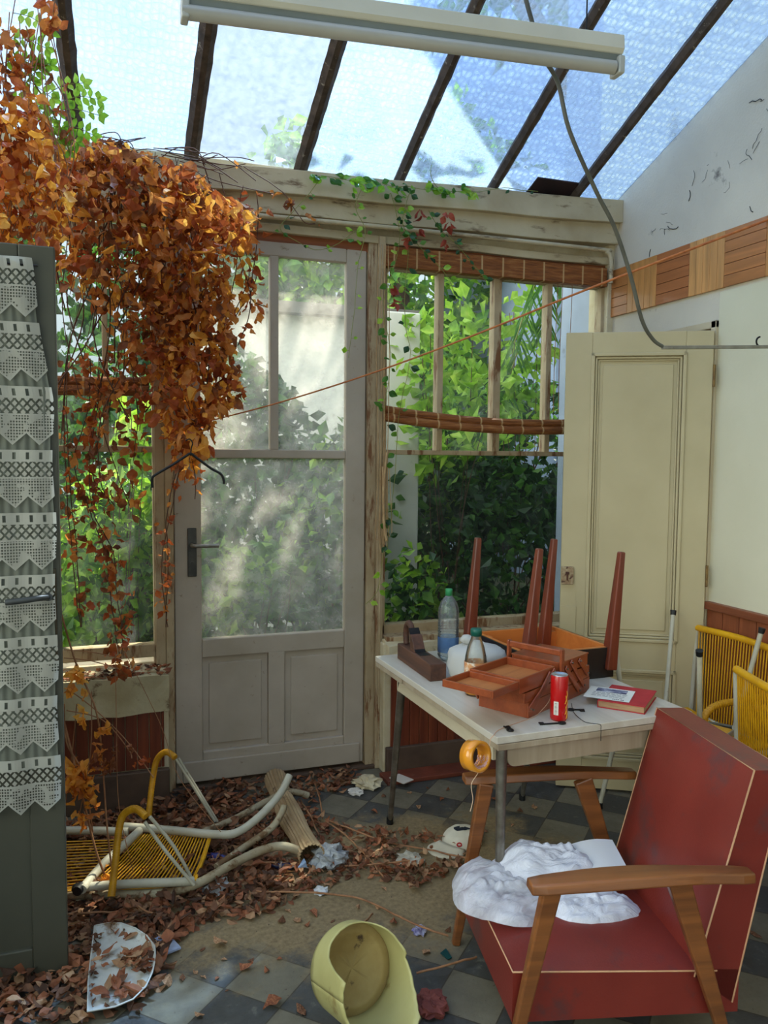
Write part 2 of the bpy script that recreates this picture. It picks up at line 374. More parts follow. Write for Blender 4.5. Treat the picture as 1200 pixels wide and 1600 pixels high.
mb = MB(); mb.bx(WL-.01, WR, D-.075, D-.03, 2.535, 2.635); bh_ = mb.build('hanging_blind', BLIND, bevel=.004); tag(bh_, 'short strip of bamboo blind fixed along the top of the right window', 'blind')
pipe = smooth_path([(-.9, D-.10, 2.672), (.5, D-.10, 2.70), (1.4, D-.10, 2.715), (2.52, D-.10, 2.722), (2.60, D-.10, 2.715), (2.63, D-.10, 2.68), (2.635, D-.10, 2.60), (2.635, D-.10, 2.55)], 5)
mb = MB(); mb.tube(pipe, .012, 8); p = mb.build('conduit', HEADP); tag(p, 'painted electric conduit running under the header and bending down in the right corner', 'pipe')

# right window -------------------------------------------------------
def member(mb, x0, x1, z0, z1, y0=D-.03, y1=D+.035): mb.bx(x0, x1, y0, y1, z0, z1)
w2 = bpy.data.objects.new('window_2', None); COL.objects.link(w2); MW[w2] = Matrix.Identity(4); w2['kind'] = 'structure'
zb, zt, zr = .735, 2.535, 1.62
mb = MB()
member(mb, WL-.004, 1.374, .66, 2.60); member(mb, 2.645-.02, 2.66, .66, 2.62); member(mb, WL, 2.66, .668, zb); member(mb, WL, 2.66, zt, 2.62)
member(mb, 1.374, 2.63, zr-.011, zr+.014, D-.02)
for a, b in ((1.652, 1.684), (1.972, 2.016), (2.29, 2.322)): member(mb, a, b, zr+.01, zt, D-.025)
mb.build('window_frame', JAMBP, w2, bevel=.004)
for a, b in ((1.372, 1.654), (1.682, 1.974), (2.014, 2.292), (2.320, 2.63)):
    mb = MB(); mb.bx(a, b, D+.002, D+.006, zr+.008, zt+.004); mb.build('window_pane', CLEARG, w2)
mb = MB(); mb.bx(1.372, 2.63, D+.002, D+.006, zb-.004, zr-.008); mb.build('window_pane', DARKG, w2)
# crumbling sill
def rough_block(mb, x0, x1, y0, y1, z0, z1, amp=.012, n=14, seed=1):
    rnd = random.Random(seed)
    def f(i, j):
        x = x0+(x1-x0)*i; a = j*4
        pts = [(y1, z0), (y0, z0), (y0, z1), (y1, z1), (y1, z0)]
        k = min(int(a), 3); t = a-k; y = pts[k][0]+(pts[k+1][0]-pts[k][0])*t; z = pts[k][1]+(pts[k+1][1]-pts[k][1])*t
        q = noise.noise(V((x*9+seed, y*11, z*11)))*amp
        return V((x+q*.3, y - (abs(q) if y < y1-.001 else 0), z+q))
    mb.grid(f, n, 12, False)
    for xx in (0, 1):
        e = [f(xx, j/12) for j in range(12)]; mb.add(e, [tuple(range(12))])
mb = MB(); rough_block(mb, WL-.01, 2.665, D-.19, D-.03, .595, .664, .02, 24, 3); mb.build('sill', PLAST, w2)
mb = MB(); mb.bx(WL, 2.66, D-.12, D-.02, .655, .69); mb.build('window_sill', JAMBP, w2, bevel=.004)

# left window --------------------------------------------------------
w1 = bpy.data.objects.new('window_1', None); COL.objects.link(w1); MW[w1] = Matrix.Identity(4); w1['kind'] = 'structure'
mb = MB()
member(mb, .232, .285, .62, 2.66); member(mb, -.62, -.57, .62, 2.66); member(mb, -.6, .25, .655, .715); member(mb, -.6, .25, 2.54, 2.62)
member(mb, -.6, .24, zr-.012, zr+.016, D-.02); member(mb, -.21, -.17, .7, 2.6, D-.022); member(mb, .02, .045, zr+.01, 2.6, D-.022)
mb.build('window_frame', JAMBP, w1, bevel=.004)
for a, b, c, d in ((-.57, -.21, zr, 2.56), (-.17, .02, zr, 2.56), (.045, .234, zr, 2.56), (-.57, -.21, .7, zr), (-.17, .234, .7, zr)):
    mb = MB(); mb.bx(a, b, D+.002, D+.006, c, d); mb.build('window_pane', CLEARG, w1)
mb = MB(); rough_block(mb, -.8, .283, D-.19, D-.03, .44, .605, .012, 20, 8); mb.build('sill', mat('old_render', (190, 178, 146), (160, 146, 112), 5, .85, .5, 26, dirt=(108, 88, 60), dscale=12, damt=.6), w1)

# wainscots ----------------------------------------------------------
def planks_y(name, x0, x1, y, z0, z1, pw, m, th=.012):
    mb = MB(); x = x0
    while x < x1-.01:
        mb.bx(x+.0015, min(x+pw, x1)-.0015, y-th, y, z0, z1); x += pw
    return struct(mb, name, m, bevel=.003)
planks_y('trim_2', WL+.015, W, D-.14, .13, .575, .052, RDWOOD)
planks_y('trim_3', XL, .265, D-.14, .17, .44, .052, RDWOOD)
mb = MB(); mb.bx(WL-.01, W, D-.172, D-.14, 0, .135); struct(mb, 'baseboard_back', SKIRT, bevel=.005)
mb = MB(); mb.bx(XL, .285, D-.172, D-.14, 0, .165); struct(mb, 'baseboard_left', SKIRT, bevel=.005)
mb = MB(); mb.bx(1.30, 2.3, D-.30, D-.175, 0, .022); struct(mb, 'trim_4', REDSILL, bevel=.004)
mb = MB(); mb.bx(DL-.02, DR+.1, D-.07, D+.1, 0, .018); struct(mb, 'trim_5', SKIRT, bevel=.004)

# garden door --------------------------------------------------------
d1 = bpy.data.objects.new('door_1', None); COL.objects.link(d1); MW[d1] = Matrix.Identity(4); d1['kind'] = 'structure'
gl, gr, gb, gt = .451, 1.158, .722, 2.545; mr0, mr1 = 1.585, 1.628
y0, y1 = D-.03, D+.012
mb = MB(); zB = .03; zT = 2.615
mb.bx(DL, gl, y0, y1, zB, zT); mb.bx(gr, DR, y0, y1, zB, zT); mb.bx(gl, gr, y0, y1, gt, zT); mb.bx(gl, gr, y0, y1, mr0, mr1)
mb.bx(gl, gr, y0, y1, .632, gb); mb.bx(gl, gr, y0, y1, zB, .175); mb.bx(.77, .852, y0, y1, .17, .64)
mb.bx(.778, .821, y0, y1, mr1-.002, gt+.002)
mb.build('door_frame', DOORP, d1, bevel=.006, seg=3)
for a, b in ((gl, .77), (.852, gr)):
    mb = MB(); mb.bx(a, b, y0+.018, y1-.005, .17, .635); mb.bx(a+.032, b-.032, y0+.010, y0+.02, .205, .602); mb.build('door_panel', DOORP, d1, bevel=.004)
mb = MB(); mb.bx(DL+.03, DR-.025, y0-.016, y0, .035, .135); mb.build('kick_board', DOORP, d1, bevel=.004)
for a, b, c, d in ((gl, .778, mr1, gt), (.821, gr, mr1, gt), (gl, gr, gb, mr0)):
    mb = MB(); mb.bx(a-.002, b+.002, D-.006, D-.002, c-.002, d+.002); mb.build('door_pane', DUSTG, d1)
q = P(300, 863, Y=y0)
mb = MB(); mb.bx(q.x-.021, q.x+.021, y0-.007, y0, q.z-.115, q.z+.115); mb.tube([(q.x, y0-.007, q.z-.05), (q.x, y0-.012, q.z-.05)], .009, 10)
hp = mb.build('handle_plate', mat('dark_plate', (84, 80, 74), (56, 54, 50), 20, .35, .1, metal=.6), d1, bevel=.006)
mb = MB(); mb.tube(smooth_path([(q.x, y0-.005, q.z+.035), (q.x, y0-.045, q.z+.035), (q.x+.03, y0-.052, q.z+.035), (q.x+.118, y0-.05, q.z+.033)], 4), .0095, 10)
mb.build('door_handle', CHROME, hp)

# right wall, with the closet opening behind the cupboard door ------------
dy0, dy1, dz = 3.02, 3.72, 2.2
mb = MB()
mb.bx(W, W+.12, YF, dy0, 0, 6.4); mb.bx(W, W+.12, dy1, D+.1, 0, 6.4); mb.bx(W, W+.12, dy0, dy1, dz, 6.4)
o = struct(mb, 'wall_right', WALLP)
mb = MB(); mb.bx(W+.12, W+.9, dy0-.05, dy0, 0, 2.3); mb.bx(W+.12, W+.9, dy1, dy1+.05, 0, 2.3); mb.bx(W+.9, W+.95, dy0-.05, dy1+.05, 0, 2.3); mb.bx(W+.12, W+.95, dy0-.05, dy1+.05, dz, 2.3)
struct(mb, 'wall_closet', WALLL)
mb = MB(); mb.bx(W-.004, W, YF, dy0-.035, .93, 2.36); struct(mb, 'trim_6', WALLL)           # painted lining under the frieze
mb = MB(); mb.bx(W-.02, W+.12, dy0-.035, dy0-.002, 0, dz+.035); mb.bx(W-.02, W+.12, dy1, dy1+.035, 0, dz+.035); mb.bx(W-.02, W+.12, dy0-.035, dy1+.035, dz, dz+.035)
struct(mb, 'trim_7', CREAM, bevel=.004)
mb = MB(); mb.bx(W+.02, W+1.6, D+.1, D+.5, -.05, 6.4); struct(mb, 'wall_outside', mat('outside_render', (150, 160, 176), (128, 138, 156), 2, .9, .2, dirt=(96, 100, 108), dscale=4, damt=.6))
# frieze of mosaic parquet squares
zf0, zf1 = 2.375, 2.628
cuts = [3.858, 3.66, 3.425, 3.185, 2.955, 2.715, 2.48, 2.24, 2.0, 1.76, 1.52, 1.28, 1.04, .8]
OAK = [wood('mosaic_oak_%d' % i, c, tuple(x*.78 for x in c), 3, a, .4, .15) for i, (c, a) in enumerate((((190, 122, 66), 1), ((204, 140, 76), 2), ((176, 104, 56), 1), ((214, 152, 88), 2)))]
mb = MB()
for i in range(len(cuts)-1):
    a, b = cuts[i+1], cuts[i]; n = 5
    mb.cm = (i % 4)
    for k in range(n):
        if i % 2 == 0: h = (zf1-zf0)/n; mb.bx(W-.014, W, a+.001, b-.001, zf0+k*h+.001, zf0+(k+1)*h-.001)
        else: h = (b-a)/n; mb.bx(W-.014, W, a+k*h+.001, a+(k+1)*h-.001, zf0, zf1)
fr = mb.build('trim_8', OAK, bevel=.0015); fr['kind'] = 'structure'
# wainscot on the right wall
mb = MB(); y = dy0-.04
while y > YF+.05:
    mb.bx(W-.016, W, y-.098, y-.002, .08, .925); y -= .1
struct(mb, 'trim_9', wood('wall_planks', (146, 80, 48), (112, 58, 34), 3, 2, .45), bevel=.003)
mb = MB(); mb.bx(W-.034, W, YF, dy0-.037, .905, .94); mb.bx(W-.022, W, YF, dy0-.037, 0, .09); struct(mb, 'baseboard_right', wood('wall_rail', (140, 76, 46), (104, 54, 32), 3, 1, .45), bevel=.004)
# cracks and cobweb smears on the upper wall
mb = MB(); rnd = random.Random(4)
for k in range(34):
    cy = rnd.uniform(2.3, 3.5); cz = rnd.uniform(2.66, 2.75+.6*(3.6-cy)/1.2)
    pts = [V((W-.002, cy, cz))]; a = rnd.uniform(0, 6.28)
    for j in range(rnd.randint(2, 5)):
        a += rnd.uniform(-.9, .9); L = rnd.uniform(.006, .026); pts.append(pts[-1]+V((rnd.uniform(-.002, .0005), math.cos(a)*L, math.sin(a)*L)))
    mb.tube(pts, rnd.choice((.0008, .0012, .002)), 4)
o = mb.build('dead_tendril', BLACK); tag(o, 'tangle of thin dried black tendrils stuck on the upper right wall', 'plant', kind='stuff')

mb = MB(); mb.bx(XL-.12, XL, YF, D+.1, 0, .8); mb.bx(XL-.12, XL, YF, D+.1, 2.62, roofz(D)); mb.bx(XL-.12, XL, YF, .1, .8, 2.62); mb.bx(XL-.12, XL, 2.3, D+.1, .8, 2.62)
mb.prism([(XL-.12, YF-.1, roofz(D)), (XL-.12, D+.1, roofz(D)-.01), (XL-.12, YF-.1, roofz(YF))], None, (.12, 0, 0)); struct(mb, 'wall_left', WALLL)
w4 = MB(); w4.bx(XL-.08, XL-.02, .1, 2.3, .8, .86); w4.bx(XL-.08, XL-.02, .1, 2.3, 2.56, 2.62)  # unseen window added in the left wall to brighten the room from that side
for y in (.1, .82, 1.54, 2.24): w4.bx(XL-.08, XL-.02, y, y+.06, .86, 2.56)
w4 = struct(w4, 'added_window_4', CREAM)
mb = MB(); mb.bx(XL-.052, XL-.048, .12, 2.28, .82, 2.6); mb.build('window_pane', CLEARG, w4)
mb = MB(); mb.bx(XL-.1, XL+.1, YF-.12, YF, 0, 4.4); mb.bx(W-.1, W+.1, YF-.12, YF, 0, 4.4); mb.bx(XL+.1, W-.1, YF-.12, YF, 2.75, 4.4); mb.bx(XL+.1, W-.1, YF-.12, YF, 0, .25); struct(mb, 'wall_front', WALLL)
w3 = MB(); w3.bx(XL+.1, W-.1, YF-.08, YF-.02, .25, .31); w3.bx(XL+.1, W-.1, YF-.08, YF-.02, 2.69, 2.75)  # unseen glazing added behind the camera so more daylight reaches the interior
for x in (XL+.1, XL+1.25, XL+2.4, W-.16): w3.bx(x, x+.06, YF-.08, YF-.02, .31, 2.69)
w3 = struct(w3, 'added_window_3', CREAM)
mb = MB(); mb.bx(XL+.1, W-.1, YF-.052, YF-.048, .3, 2.7); mb.build('window_pane', CLEARG, w3)
mb = MB(); mb.bx(XL-.12, W+.12, D+.0, D+.1, 2.9, 2.93); struct(mb, 'trim_10', HEADP)

# ceiling: glass roof -------------------------------------------------
yr0 = .1
cl = bpy.data.objects.new('ceiling', None); COL.objects.link(cl); MW[cl] = Matrix.Identity(4); cl['kind'] = 'structure'
def barpt(px, py, dz=0.0):
    d = (P(px, py, Y=1.0)-CO); t = (roofz(0)-HC)/(d.z+SL*1.0)    # HC + t dz = roofz(0) - SL t
    return CO + d*t
bars = [((112, 145), (97, 0)), ((297, 252), (326, 30)), ((465, 275), (525, 72)), ((620, 286), (745, 0)), ((765, 298), (940, 0)), ((890, 313), (1130, 0))]
bx_ = [-.72]; ends = []
mbl = []
for a, b in bars:
    p = barpt(*a); q = barpt(*b); sl = (q.x-p.x)/(q.y-p.y)
    p0 = V((p.x+sl*(D+.06-p.y), D+.06, roofz(D+.06))); p1 = V((p.x+sl*(yr0-p.y), yr0, roofz(yr0)))
    ends.append((p0, p1))
ends = [(V((-.62, D+.06, roofz(D+.06))), V((-.66, yr0, roofz(yr0))))] + ends
rnd = random.Random(2)
for k, (a, b) in enumerate(ends):
    mb = MB(); n = 90; vs = []
    for i in range(n+1):
        t = i/n; c = a.lerp(b, t); w = (.034 if k < 4 else .028)+.004*noise.noise(V((k*7, t*60, 0)))+.002*noise.noise(V((k*3, t*190, 0)))
        h = .021
        vs += [c+V((-w, 0, -.018)), c+V((-w*.8, 0, .004)), c+V((w*.8, 0, .004)), c+V((w, 0, -.018)), c+V((w*.35, 0, -.04)), c+V((-w*.35, 0, -.04))]
    fs = [tuple(range(5, -1, -1)), tuple(range(6*n, 6*n+6))]
    for i in range(n):
        A = 6*i; B = A+6; fs += [(A+j, A+(j+1) % 6, B+(j+1) % 6, B+j) for j in range(6)]
    mb.add(vs, fs); mb.build('glazing_bar', BARM, cl)
edges = [(V((XL, D+.08, 0)), V((XL, yr0, 0)))] + ends + [(V((W, D+.08, 0)), V((W, yr0, 0)))]
for k in range(len(edges)-1):
    a0, a1 = edges[k]; b0, b1 = edges[k+1]
    if k == 0:   # broken away: only the upper half of this pane is left
        lo = 2.1
    else: lo = D+.08
    def pt(e0, e1, y):
        t = (y-e0.y)/(e1.y-e0.y); x = e0.x+(e1.x-e0.x)*t; return V((x, y, roofz(y)+.008))
    for ya, yb in ((lo, 1.9), (1.9, yr0)):
        if ya <= yb: continue
        mb = MB(); vs = [pt(a0, a1, ya), pt(b0, b1, ya), pt(b0, b1, yb), pt(a0, a1, yb)]
        mb.prism(vs, None, (0, 0, .005)); mb.build('roof_pane', ROOFC if k == 3 and ya > 2 else ROOFG, cl)
mb = MB(); mb.bx(XL, W, YF-.1, yr0+.03, roofz(yr0)-.06, roofz(yr0)+.03); mb.build('ceiling_board', WALLL, cl)
mb = MB(); mb.prism([(2.12, D-.02, roofz(D)-.005), (2.40, D-.02, roofz(D)-.005), (2.385, D-.17, roofz(D-.17)-.004), (2.13, D-.17, roofz(D-.17)-.004)], None, (0, 0, .006))
mb.build('flashing', mat('dark_flashing', (52, 34, 36), (34, 24, 28), 9, .7, .3), cl)

# ================================================================== doors that stand open
# grey glazed door on the left
g = bpy.data.objects.new('door_2', None); COL.objects.link(g); MW[g] = Matrix.Identity(4); g['kind'] = 'structure'
YD = 2.548; gx0, gx1 = XL+.02, -.112; gy0, gy1 = YD, YD+.04; gz1 = 2.196
st = .098
mb = MB()
mb.bx(gx1-st, gx1, gy0, gy1, .012, gz1); mb.bx(gx0, gx0+st, gy0, gy1, .012, gz1)
mb.bx(gx0+st, gx1-st, gy0, gy1, gz1-.075, gz1); mb.bx(gx0+st, gx1-st, gy0, gy1, .56, .66); mb.bx(gx0+st, gx1-st, gy0, gy1, .012, .10)
mb.build('door_frame', GREY, g, bevel=.004)
mb = MB(); mb.bx(gx0+st-.003, gx1-st+.003, gy0+.012, gy1-.012, .095, .565); mb.build('door_panel', GREY, g)
mb = MB(); mb.bx(gx0+st-.003, gx1-st+.003, gy0+.026, gy0+.030, .655, gz1-.072); mb.build('door_pane', DOORG, g)
mb = MB(); mb.bx(gx1-.038, gx1-.012, gy0-.004, gy0+.002, .98, 1.26); hp = mb.build('lock_plate', mat('worn_lock_plate', (92, 84, 66), (66, 54, 42), 30, .5, .3, metal=.5), g, bevel=.002)
mb = MB(); hc = (gx1-.034, gy0-.006, 1.178); mb.tube([(gx1-.034, gy0, 1.178), (gx1-.034, gy0-.03, 1.178)], .011, 12)
mb.tube(smooth_path([(gx1-.034, gy0-.024, 1.178), (gx1-.06, gy0-.046, 1.180), (gx1-.10, gy0-.05, 1.176), (gx1-.146, gy0-.046, 1.172)], 4), .009, 10, radii=None)
mb.build('door_handle', mat('grey_handle', (64, 66, 66), (48, 50, 50), 20, .4, .05), hp)
# lace curtain in tiers on a rod
def lace_mat(name, cell, thr, flowers):
    t = NT(name); tc = t.n('ShaderNodeTexCoord'); sp = t.n('ShaderNodeSeparateXYZ'); t.l(tc.outputs['Object'], sp.inputs[0])
    u = t.math('PINGPONG', t.math('DIVIDE', sp.outputs[0], cell), .5); v = t.math('PINGPONG', t.math('DIVIDE', sp.outputs[2], cell*1.15), .5)
    if flowers: holes = t.math('MULTIPLY', t.math('GREATER_THAN', u, thr), t.math('GREATER_THAN', v, thr))
    else: holes = t.math('GREATER_THAN', t.math('SUBTRACT', .30, t.math('ABSOLUTE', t.math('SUBTRACT', t.math('ADD', u, v), .5))), thr)
    if flowers:
        solid = t.math('GREATER_THAN', t.noise(t.coords(), 34, 1), .57); holes = t.math('MULTIPLY', holes, t.math('SUBTRACT', 1.0, solid))
    a = t.math('SUBTRACT', 1.0, holes)
    df = t.n('ShaderNodeBsdfDiffuse'); df.inputs[0].default_value = lin((184, 181, 170)); tl = t.n('ShaderNodeBsdfTranslucent'); tl.inputs[0].default_value = lin((210, 206, 196))
    m1 = t.n('ShaderNodeMixShader'); m1.inputs[0].default_value = .4; t.l(df.outputs[0], m1.inputs[1]); t.l(tl.outputs[0], m1.inputs[2])
    tp = t.n('ShaderNodeBsdfTransparent'); m2 = t.n('ShaderNodeMixShader'); t.l(a, m2.inputs[0]); t.l(tp.outputs[0], m2.inputs[1]); t.l(m1.outputs[0], m2.inputs[2]); t.l(m2.outputs[0], t.out.inputs[0])
    return t.m
def cloth_mat(name, c, tr):
    t = NT(name); df = t.n('ShaderNodeBsdfDiffuse'); df.inputs[0].default_value = lin(c); tl = t.n('ShaderNodeBsdfTranslucent'); tl.inputs[0].default_value = lin(c)
    m1 = t.n('ShaderNodeMixShader'); m1.inputs[0].default_value = tr; t.l(df.outputs[0], m1.inputs[1]); t.l(tl.outputs[0], m1.inputs[2]); t.l(m1.outputs[0], t.out.inputs[0]); return t.m
LACE = lace_mat('lace_net', .0075, .20, True); LATT = lace_mat('lace_lattice', .022, .13, False); LACES = cloth_mat('lace_band', (196, 193, 182), .4); SHEER = cloth_mat('grey_pleated_cloth', (120, 122, 112), .3)
ct = thing('lace_curtain', 'white tiered lace curtain with zigzag hems hung on the grey glazed door', 'curtain', (gx1-.3, gy0-.012, 2.16))
cx0 = gx0+.05
def right_edge(z):      # the curtain hangs askew at the top
    return -.176+.052*min(1, (2.16-z)/.42) - (.018*max(0, (1.2-z)) if z > 1.0 else 0) - .004*math.sin(z*17)
def cy(x, z, off=0): return gy0-.016-off+.004*math.sin(x*62+z*2)+.003*math.sin(x*31)
mbs = MB(); mbs.grid(lambda u, v: V((cx0+(right_edge(2.15-1.5*v)-.006-cx0)*u, cy(0, 0)+.003+.0025*math.sin(u*210), 2.15-1.49*v)), 260, 8)
mbs.build('pleated_lining', SHEER, ct)
for i in range(9):
    zt_ = 2.155-i*.182
    a = MB(); n = 96
    for k in range(n):
        def col(kk, z, off=.004):
            x = cx0+(right_edge(z)-cx0)*kk/n; return V((x, cy(x, z, off), z))
        def Q(ci, za, zb_, za2=None, zb2=None, off=.004):
            a.cm = ci; a.add([col(k, za, off), col(k+1, za if za2 is None else za2, off), col(k+1, zb_ if zb2 is None else zb2, off), col(k, zb_, off)], [(0, 1, 2, 3)])
        Q(0, zt_, zt_-.007)
        if k % 8 not in (0, 4): Q(0, zt_-.007, zt_-.027)
        Q(0, zt_-.027, zt_-.034)
        Q(1, zt_-.034, zt_-.078)
        Q(0, zt_-.078, zt_-.083)
        zig = lambda kk: zt_-.168+.034*abs(((kk/8.0) % 1)-.5)*2
        Q(2, zt_-.083, zig(k)+.007, zt_-.083, zig(k+1)+.007)
        Q(0, zig(k)+.007, zig(k), zig(k+1)+.007, zig(k+1))
    a.build('lace_tier', [LACES, LATT, LACE], ct, weld=True)
mb = MB(); mb.tube([(gx0+.06, gy0-.014, 2.135), (gx1-.045, gy0-.014, 2.135)], .003, 6); mb.build('curtain_rod', IRON, ct)

# cream panelled cupboard door, hinged on the right wall
A0 = V((W-.022, 3.0, 0)); F0 = P(885, 520, Z=2.19); F0.z = 0; dv = (F0-A0); dl = dv.length; ex = dv.normalized(); ang = math.atan2(ex.y, ex.x)
rz3 = Matrix.Rotation(ang, 4, 'Z'); M3 = Matrix.Translation(A0) @ rz3
cd = bpy.data.objects.new('door_3', None); COL.objects.link(cd); cd.matrix_world = M3; MW[cd] = M3; cd['kind'] = 'structure'
def lb(mb, *b): return mb.bx(*b)
s_ = .12; zz = 2.185
# local: x 0 hinge .. dl free edge, +y faces the camera side (door face), thickness 0.035
yf = .035
mb = MB(); mb.bx(0, s_, 0, yf, .01, zz); mb.bx(dl-s_, dl, 0, yf, .01, zz); mb.bx(s_, dl-s_, 0, yf, zz-.10, zz); mb.bx(s_, dl-s_, 0, yf, .60, .74); mb.bx(s_, dl-s_, 0, yf, .01, .16)
mb.build('door_frame', CUPP, cd, local=True, bevel=.003)
for z0_, z1_ in ((.74, zz-.10), (.16, .60)):
    mb = MB(); mb.bx(s_-.002, dl-s_+.002, .008, yf-.014, z0_-.002, z1_+.002); mb.bx(s_+.05, dl-s_-.05, yf-.015, yf-.008, z0_+.05, z1_-.05)
    mb.build('door_panel', CUPP, cd, local=True, bevel=.004)
    mb = MB()
    for k, (o_, w_, h_) in enumerate(((-.004, .016, .010), (.014, .010, .002), (.026, .008, -.005))):
        a, b, c, d = s_+o_-.0, dl-s_-o_, z0_+o_, z1_-o_; t0, t1 = yf-.012, yf+h_
        mb.bx(a, b, t0, t1, c, c+w_); mb.bx(a, b, t0, t1, d-w_, d); mb.bx(a, a+w_, t0, t1, c, d); mb.bx(b-w_, b, t0, t1, c, d)
    mb.build('door_moulding', CUPP, cd, local=True, bevel=.003)
mb = MB(); mb.bx(dl-.058, dl-.002, yf, yf+.018, 1.00, 1.085); lk = mb.build('rim_lock', mat('rusty_painted_lock', (176, 158, 124), (132, 92, 60), 40, .6, .4, dirt=(84, 50, 34), dscale=40, damt=.52), cd, local=True, bevel=.003)
mb = MB(); mb.bx(dl-.034, dl-.026, yf+.018, yf+.024, 1.02, 1.06); mb.box((dl-.03, yf+.021, 1.055), (.018, .006, .012)); mb.build('keyhole_cover', mat('rust', (96, 52, 34), (60, 34, 24), 40, .7, .3), lk, local=True, bevel=.002)
mb = MB(); mb.bx(dl-.075, dl-.001, yf, yf+.004, .76, .895); mb.tube([(dl-.04, yf+.003, .85), (dl-.04, yf+.006, .85)], .005, 10); mb.build('patch_plate', CUPP, cd, local=True, bevel=.001)
for z in (1.98, 1.06, .3):
    mb = MB(); mb.tube([(-.004, yf+.004, z-.05), (-.004, yf+.004, z+.05)], .006, 8); mb.build('hinge', mat('brass_hinge_%d' % int(z*100), (150, 120, 70), (96, 70, 44), 30, .5, .2, metal=.5), cd, local=True)

# ================================================================== things
# --- fluorescent batten
tl_ = thing('fluorescent_batten', 'long white fluorescent batten light hanging slightly askew below the glass roof', 'lamp', (.85, 2.1, 2.8))
def ln(a, b, t): return a.lerp(b, t)
eR = P(964, 92, Y=2.06); eL = P(284, 2, Y=2.22); d = (eR-eL).normalized()
sec = [(-.035, .052), (.035, .052), (.038, .012), (.03, .0), (-.03, .0), (-.038, .012)]
def ext(mb, sec, a, b):
    side = V((0, 1, 0)); up = V((0, 0, 1)); n = len(sec)
    vs = [p+side*s+up*t for p in (a, b) for s, t in sec]
    mb.add(vs, [tuple(range(n-1, -1, -1)), tuple(range(n, 2*n))]+[(i, (i+1) % n, n+(i+1) % n, n+i) for i in range(n)])
mb = MB(); ext(mb, sec, eL, eR); mb.build('housing', mat('lamp_housing', (206, 198, 180), (190, 182, 164), 3, .5, .05, dirt=(140, 126, 100), dscale=18, damt=.72), tl_, bevel=.003)
mb = MB(); ext(mb, [(-.026, .002), (.026, .002), (.022, -.02), (-.022, -.02)], eL, eR-d*.0); mb.build('ballast_cover', mat('lamp_grey', (128, 132, 128), (110, 116, 114), 4, .5, .05), tl_, bevel=.002)
mb = MB(); mb.tube([eL+V((0, -.02, -.036)), eR-d*.02+V((0, -.02, -.036))], .019, 14); mb.build('tube', mat('old_lamp_tube', (178, 172, 162), (160, 156, 148), 3, .3, 0), tl_)
for p, s in ((eL, 1), (eR, -1)):
    mb = MB(); mb.box(p+d*s*.006+V((0, -.012, -.03)), (.02, .05, .05)); mb.build('lamp_holder', mat('holder', (190, 188, 180), (170, 168, 160), 9, .5, 0), tl_, bevel=.004)
for t in (.12, .92):
    p = eL.lerp(eR, t)+V((0, 0, .05)); mb = MB(); mb.tube([p, V((p.x, p.y, roofz(p.y)-.02))], .0022, 5); mb.build('chain', IRON, tl_)

# --- grey cable from the roof to the drying rail, rail with hooks
rz_ = P(1035, 543, Y=2.42); rw_ = V((W, 2.42, rz_.z+.045))
cb = smooth_path([P(818, -40, Y=2.2), P(822, 0, Y=2.2), P(848, 85, Y=2.22), P(872, 130, Y=2.25), P(890, 205, Y=2.27), P(932, 300, Y=2.3), P(960, 355, Y=2.33), P(985, 430, Y=2.36), P(1003, 500, Y=2.39), P(1020, 530, Y=2.41), rz_+V((0, 0, .004))], 5)
top = cb[0]; cb = [V((top.x-.04, top.y-.05, roofz(top.y)-.03))]+cb
mb = MB(); mb.tube(cb, .0068, 8); o = mb.build('cable', mat('grey_cable', (104, 102, 92), (84, 82, 74), 12, .6, .1)); tag(o, 'grey electric cable dangling from the glass roof down to the metal rail', 'cable')
rl = thing('drying_rail', 'grey metal rail with small hooks sticking out in front of the cream cupboard door', 'rail', tuple(rw_))
mb = MB(); mb.bar(rz_, rw_, .016, .012); mb.build('bar', mat('painted_rail', (150, 146, 132), (120, 114, 102), 20, .5, .2, dirt=(90, 70, 54), dscale=30, damt=.6), rl, bevel=.002)
for t in (.58, .83):
    p = rz_.lerp(rw_, t); pts = [p+V((math.cos(a)*.02+.008, 0, math.sin(a)*.018+.020)) for a in [R(x) for x in range(-100, -280, -20)]]
    mb = MB(); mb.tube(pts, .0035, 6); mb.build('hook', IRON, rl)
mb = MB(); mb.box(rw_+V((-.004, 0, 0)), (.008, .05, .09)); mb.build('wall_plate', IRON, rl, bevel=.002)

# --- orange string
mb = MB(); pts = smooth_path([P(318, 660, Y=3.74), P(440, 628, Y=3.66), P(590, 580, Y=3.52), P(740, 524, Y=3.33), P(885, 465, Y=3.13), P(1000, 420, Y=2.95), P(1200, 343, X=W-.012)], 6)
e_ = pts[-1]; pts.append(e_+(pts[-1]-pts[-3])*.4); pts[-1].x = W-.004
mb.tube(pts, .0042, 6, radii=[.0032+.0032*i/(len(pts)-1) for i in range(len(pts))]); o = mb.build('orange_string', mat('orange_twine', (196, 118, 60), (160, 86, 44), 40, .7, .3)); tag(o, 'orange twine stretched across the room from the dead vine to the right wall', 'string')

